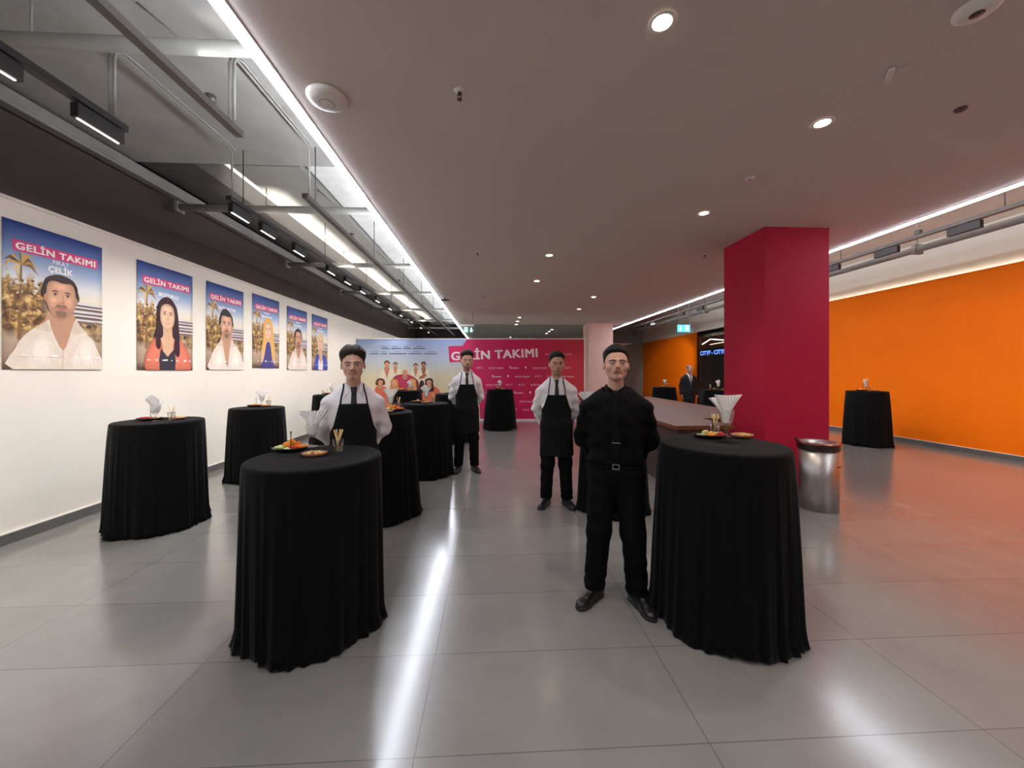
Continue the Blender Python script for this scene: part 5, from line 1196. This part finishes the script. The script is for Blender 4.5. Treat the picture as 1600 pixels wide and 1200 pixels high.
    if O.get('jacket'):
        mj = O['jacket']
        def jk(P):
            x, y, z = P
            d = smin(torso(P, po, .03), both(lambda R, g: arm(R, po, g, .02, (.06, .054, .05, .04), .95), P, .01), .03)
            d = smin(d, smax(ell((x, y, P[2] * 0), (0, .015, 0), (.185 * po.slim, .14, 1)), np.maximum(z - 1.1, .76 - z), .01), .03)
            d = d + wr(P, .002, seed)
            vv = np.maximum(np.maximum(np.abs(x) - (.012 + .2 * np.clip(z - 1.18, 0, 1) * .9), y), 1.18 - z)
            d = smax(d, -vv, .004)
            ring = np.sqrt(x * x + (y - .03) ** 2) - .07
            return smax(smax(d, -np.maximum(ring, 1.46 - z), .006), z - 1.53, .006)
        sdf_mesh('jacket', jk, axis((-.38, .38, .008)), axis((-.24, .26, .008)), axis((.7, 1.58, .008)), mj, rt)
    sdf_mesh('shirt', sh, xs2, ys2, zs2, msh, rt)
    # front of shirt at x, z
    yy = np.linspace(-.25, .1, 141).astype(f4)
    def front(x, z, o=0.0):
        P = (np.full(141, x, f4), yy, np.full(141, z, f4)); d = torso(P, po, off + o)
        i = np.argmax(d < 0); return float(yy[i]) if d.min() < 0 else .0
    # collar
    mb = MB(); N = 28; top = []; mid = []; low = []
    for i in range(N + 1):
        s = i / N * 2 - 1; a = s * (PI - .16); fr = max(0, (abs(s) - .62) / .38)
        ca, sa = math.cos(a), math.sin(a)
        top.append((.066 * sa, .03 + .066 * ca * 1.02, 1.54 - .04 * fr ** 1.3))
        mid.append((.071 * sa, .03 + .072 * ca * 1.02, 1.544 - .04 * fr ** 1.3))
        px = .09 * sa + .052 * fr ** 2.5 * (1 if s > 0 else -1); pz = 1.5 - .075 * fr ** 1.6
        py = .03 + .092 * ca
        if fr > .25: py = min(py, front(px, pz) - .013)
        low.append((px, py, pz))
    inn = [(p[0] * .97, .03 + (p[1] - .03) * .97, p[2] - .045) for p in top]
    n1 = N + 1; mb.add(inn + top + mid + low, [(r * n1 + i, r * n1 + i + 1, (r + 1) * n1 + i + 1, (r + 1) * n1 + i) for r in range(3) for i in range(N)], 0, True)
    mb.build('collar', msh if not O.get('collar') else O['collar'], rt, solid=.003)
    # tie
    if O.get('tie'):
        mb = MB(); zt = np.linspace(1.508, O.get('tie_end', 1.0), 22); vs = []
        for i, z in enumerate(zt):
            q = (1.508 - z)
            hw = .026 - .16 * q if q < .05 else .018 + .05 * (q - .05)
            hw = max(.012, min(hw, .036))
            if i == 21 and z < 1.25: hw = .004
            y0 = front(0, float(z)) - .004 - (.012 if q < .045 else .004)
            if z > 1.45: y0 = min(y0, front(0, 1.45) - .016 + (z - 1.45) * .3)
            vs += [(-hw, y0 + .006, z), (-hw * .5, y0, z), (hw * .5, y0, z), (hw, y0 + .006, z), (hw * .6, y0 + .011, z), (-hw * .6, y0 + .011, z)]
        fs = [(i * 6 + k, i * 6 + (k + 1) % 6, (i + 1) * 6 + (k + 1) % 6, (i + 1) * 6 + k) for i in range(21) for k in range(6)] + [tuple(range(6))[::-1], tuple(range(126, 132))]
        mb.add(vs, fs, 0, True); tie = mb.build('tie', O['tie'], rt)
        if O.get('clip'):
            y0 = front(0, 1.155) - .013; MB().bx(-.028, .028, y0 - .003, y0, 1.151, 1.158).build('tie_clip', mat('silver_clip', (210, 206, 200), .2, metal=1), tie)
    # trousers
    def tr(P):
        x, y, z = P
        d = legs(P, po, .012, (.088, .07, .064, .058)) + wr(P, .003, seed + 2) + .0035 * np.sin(95 * z + 8 * x) * np.clip((.28 - z) / .15, 0, 1)
        return smax(smax(d, z - 1.02, .006), .085 - z, .006)
    sdf_mesh('trousers', tr, axis((-.3, .3, .008)), axis((-.16, .17, .008)), axis((.05, 1.05, .008)), mtr, rt)
    for g in (-1, 1):
        gx = axis((-.36, .02, .0055)) if g < 0 else axis((-.02, .36, .0055))
        so = sdf_mesh('shoe', lambda P, g=g: shoe(P, po, g), gx, axis((-.3, .14, .0055)), axis((0, .13, .0055)), mshoe, rt)
        sdf_mesh('sole', lambda P, g=g: sole(P, po, g), gx, axis((-.3, .14, .0055)), axis((-.01, .035, .0045)), mat('shoe_sole', (30, 29, 28), .6), so)
        (fx_, fy_), (dx, dy) = foot_pts(po, g)
        la = MB()
        for q in range(4):
            u = .035 + q * .022; z = .108 - q * .0135; a = (fx_ + dx * u + dy * .022, fy_ + dy * u - dx * .022, z - .006); c = (fx_ + dx * (u + .004), fy_ + dy * (u + .004), z + .004); e_ = (fx_ + dx * u - dy * .022, fy_ + dy * u + dx * .022, z - .006)
            la.tube([a, c, e_], .0022, 6)
        la.build('lace', mat('grey_lace', (80, 78, 76), .7), so)
    if O.get('belt'):
        sdf_mesh('belt', lambda P: smax(legs(P, po, .0165, (.088, .07, .064, .058)), np.abs(P[2] - .985) - .016, .003), axis((-.24, .24, .007)), axis((-.17, .18, .007)), axis((.955, 1.025, .004)), mat('black_belt', (5, 5, 5), .8, spec=.1), rt)
        P = (np.zeros(141, f4), yy, np.full(141, .99, f4)); y0 = float(yy[np.argmax(legs(P, po, .02) < 0)])
        mb = MB()
        for a in ((-.024, -.019, .972, 1.008), (.019, .024, .972, 1.008), (-.024, .024, .972, .977), (-.024, .024, 1.003, 1.008)): mb.bx(a[0], a[1], y0 - .008, y0 - .002, a[2], a[3])
        mb.build('buckle', mat('silver_clip', (210, 206, 200), .2, metal=1), rt)
    if O.get('apron'):
        hem = O['hem']; bib = O.get('bib', 1.335)
        def ap(P):
            x, y, z = P
            c = smin(torso(P, po, .025), legs(P, po, .018, (.088, .07, .064, .058)), .03)
            k = 1 + np.clip(1.0 - z, 0, 1) * .32
            sk = smax(ell((x / k, (y - .0) / (1 + np.clip(1 - z, 0, 1) * .12), P[2] * 0), (0, .015, 0), (.168 * po.slim, .132, 1)), z - 1.02, .03)
            a = np.arctan2(x, -(y - .02)); sk = sk + .006 * np.sin(9 * a + seed) * np.clip(1 - z, 0, .4) * 2.5
            d = smin(c, sk, .03)
            hw = np.interp(z, [hem, 1.0, 1.1, 1.2, bib], [.3, .24, .2, .15, .108])
            d = smax(d, np.abs(x) - hw, .005)
            yl = np.interp(z, [hem, 1.02, 1.12, bib], [.05, .05, .03, .01]); d = smax(d, y - yl, .005)
            return smax(smax(d, z - bib, .004), hem + .012 * np.sin(a * 3 + seed) - z, .005)
        av = sdf_mesh('apron', ap, axis((-.3, .3, .0065)), axis((-.22, .08, .0065)), axis((hem - .05, bib + .02, .0065)), O['apron'], rt)
        for g in (-1, 1):
            pts = []
            for q in np.linspace(0, 1, 9):
                z = bib - .01 + (1.50 - bib) * q; x = g * (.1 + (.078 - .1) * q ** 1.5); pts.append((x, front(x, float(z)) - .011, z))
            pts += [(g * .075, -.01, 1.528), (g * .072, .04, 1.53), (g * .05, .085, 1.515), (0, .105, 1.505)]
            MB().tube(pts, .0055, 8).build('apron_strap', O['apron'], av)
    return rt
BLK = mat('black_apron_fabric', (12, 12, 13), .85, var=.1, bump=.08, bscale=300, sheen=.0, spec=.25)
BSH = mat('black_shirt_fabric', (5, 4, 5), .8, var=.12, bump=.08, bscale=300, sheen=.0, spec=.15)
BTR = mat('black_trouser_fabric', (7, 6, 6), .8, var=.1, bump=.08, bscale=300, spec=.15)
WSH = mat('white_shirt_fabric', (228, 222, 222), .75, var=.03, bump=.08, bscale=200)
TIE = mat('black_tie_fabric', (13, 14, 16), .55, var=.1, bump=.1, bscale=250)
def face_cam(x, y, extra=0): return -math.atan2(x, y) + extra   # turned towards the lens
W = dict(shirt=WSH, trousers=BTR, tie=TIE, apron=BLK)
make_person('young moustached waiter in white shirt and black apron behind the nearest left table', (-1.115, 3.14, 0), .36, .983, (212, 168, 146), Head(.03, -.03, -.06, 1.0, 0, 1.03, 1.08), Pose(el=(.243, .08, 1.15), wr=(.11, .16, .97), slim=1.05), 'm', (44, 36, 33), dict(W, hem=.62, bib=1.375, tie_end=1.365), moustache='goatee', seed=1)
make_person('tall slim bearded waiter in white shirt and long black apron, middle of the aisle', (-.42, 6.2, 0), .12, 1.05, (206, 160, 140), Head(.02, .02, .05, 1, 0, .98, 1.16), Pose(el=(.22, .085, 1.14), wr=(.1, .165, .97), foot=.125, splay=.3, slim=.96, sh=.168), 'short', (40, 34, 32), dict(W, hem=.6, tie_end=1.325), beard=.8, moustache='plain', seed=5)
make_person('curly-haired waiter in white shirt and black apron standing right of the aisle', (.76, 4.56, 0), -.12, 1.0, (190, 142, 116), Head(.0, .0, .1, 1, 0, 1.0, 1.12), Pose(el=(.24, .075, 1.15), wr=(.16, .15, .96), foot=.125, splay=.36, slim=1.05), 'curly', (34, 27, 25), dict(W, hem=.6, bib=1.33, tie_end=1.32), beard=.5, seed=9)
make_person('man in an all black shirt, tie and trousers beside the large right table', (.85, 2.62, 0), -.3, .978, (196, 150, 130), Head(-.13, .0, .1, 1.12, .01, 1.09), Pose(el=(.243, .085, 1.15), wr=(.12, .17, .97), foot=.148, splay=.5, sh=.195, slim=1.2, legw=1.08), 'quiff', (24, 20, 20), dict(shirt=BSH, trousers=BTR, tie=mat('deep_black_tie', (8, 8, 9), .7, spec=.15), clip=True, belt=True, tie_end=1.03), seed=13)
SUIT = mat('dark_suit_fabric', (26, 25, 28), .75, var=.08, spec=.3)
make_person('older man in a dark suit and white shirt standing before the orange wall', (6.12, 11.7, 0), .0, 1.0, (186, 140, 116), Head(0, 0, .35), Pose(el=(.235, .03, 1.15), wr=(.245, -.02, .92), foot=.11, splay=.2, clasp=False, slim=1.08), 'bald', (120, 112, 108), dict(shirt=WSH, trousers=SUIT, jacket=SUIT, tie=mat('grey_tie_fabric', (90, 92, 100), .5), tie_end=1.15), seed=17)
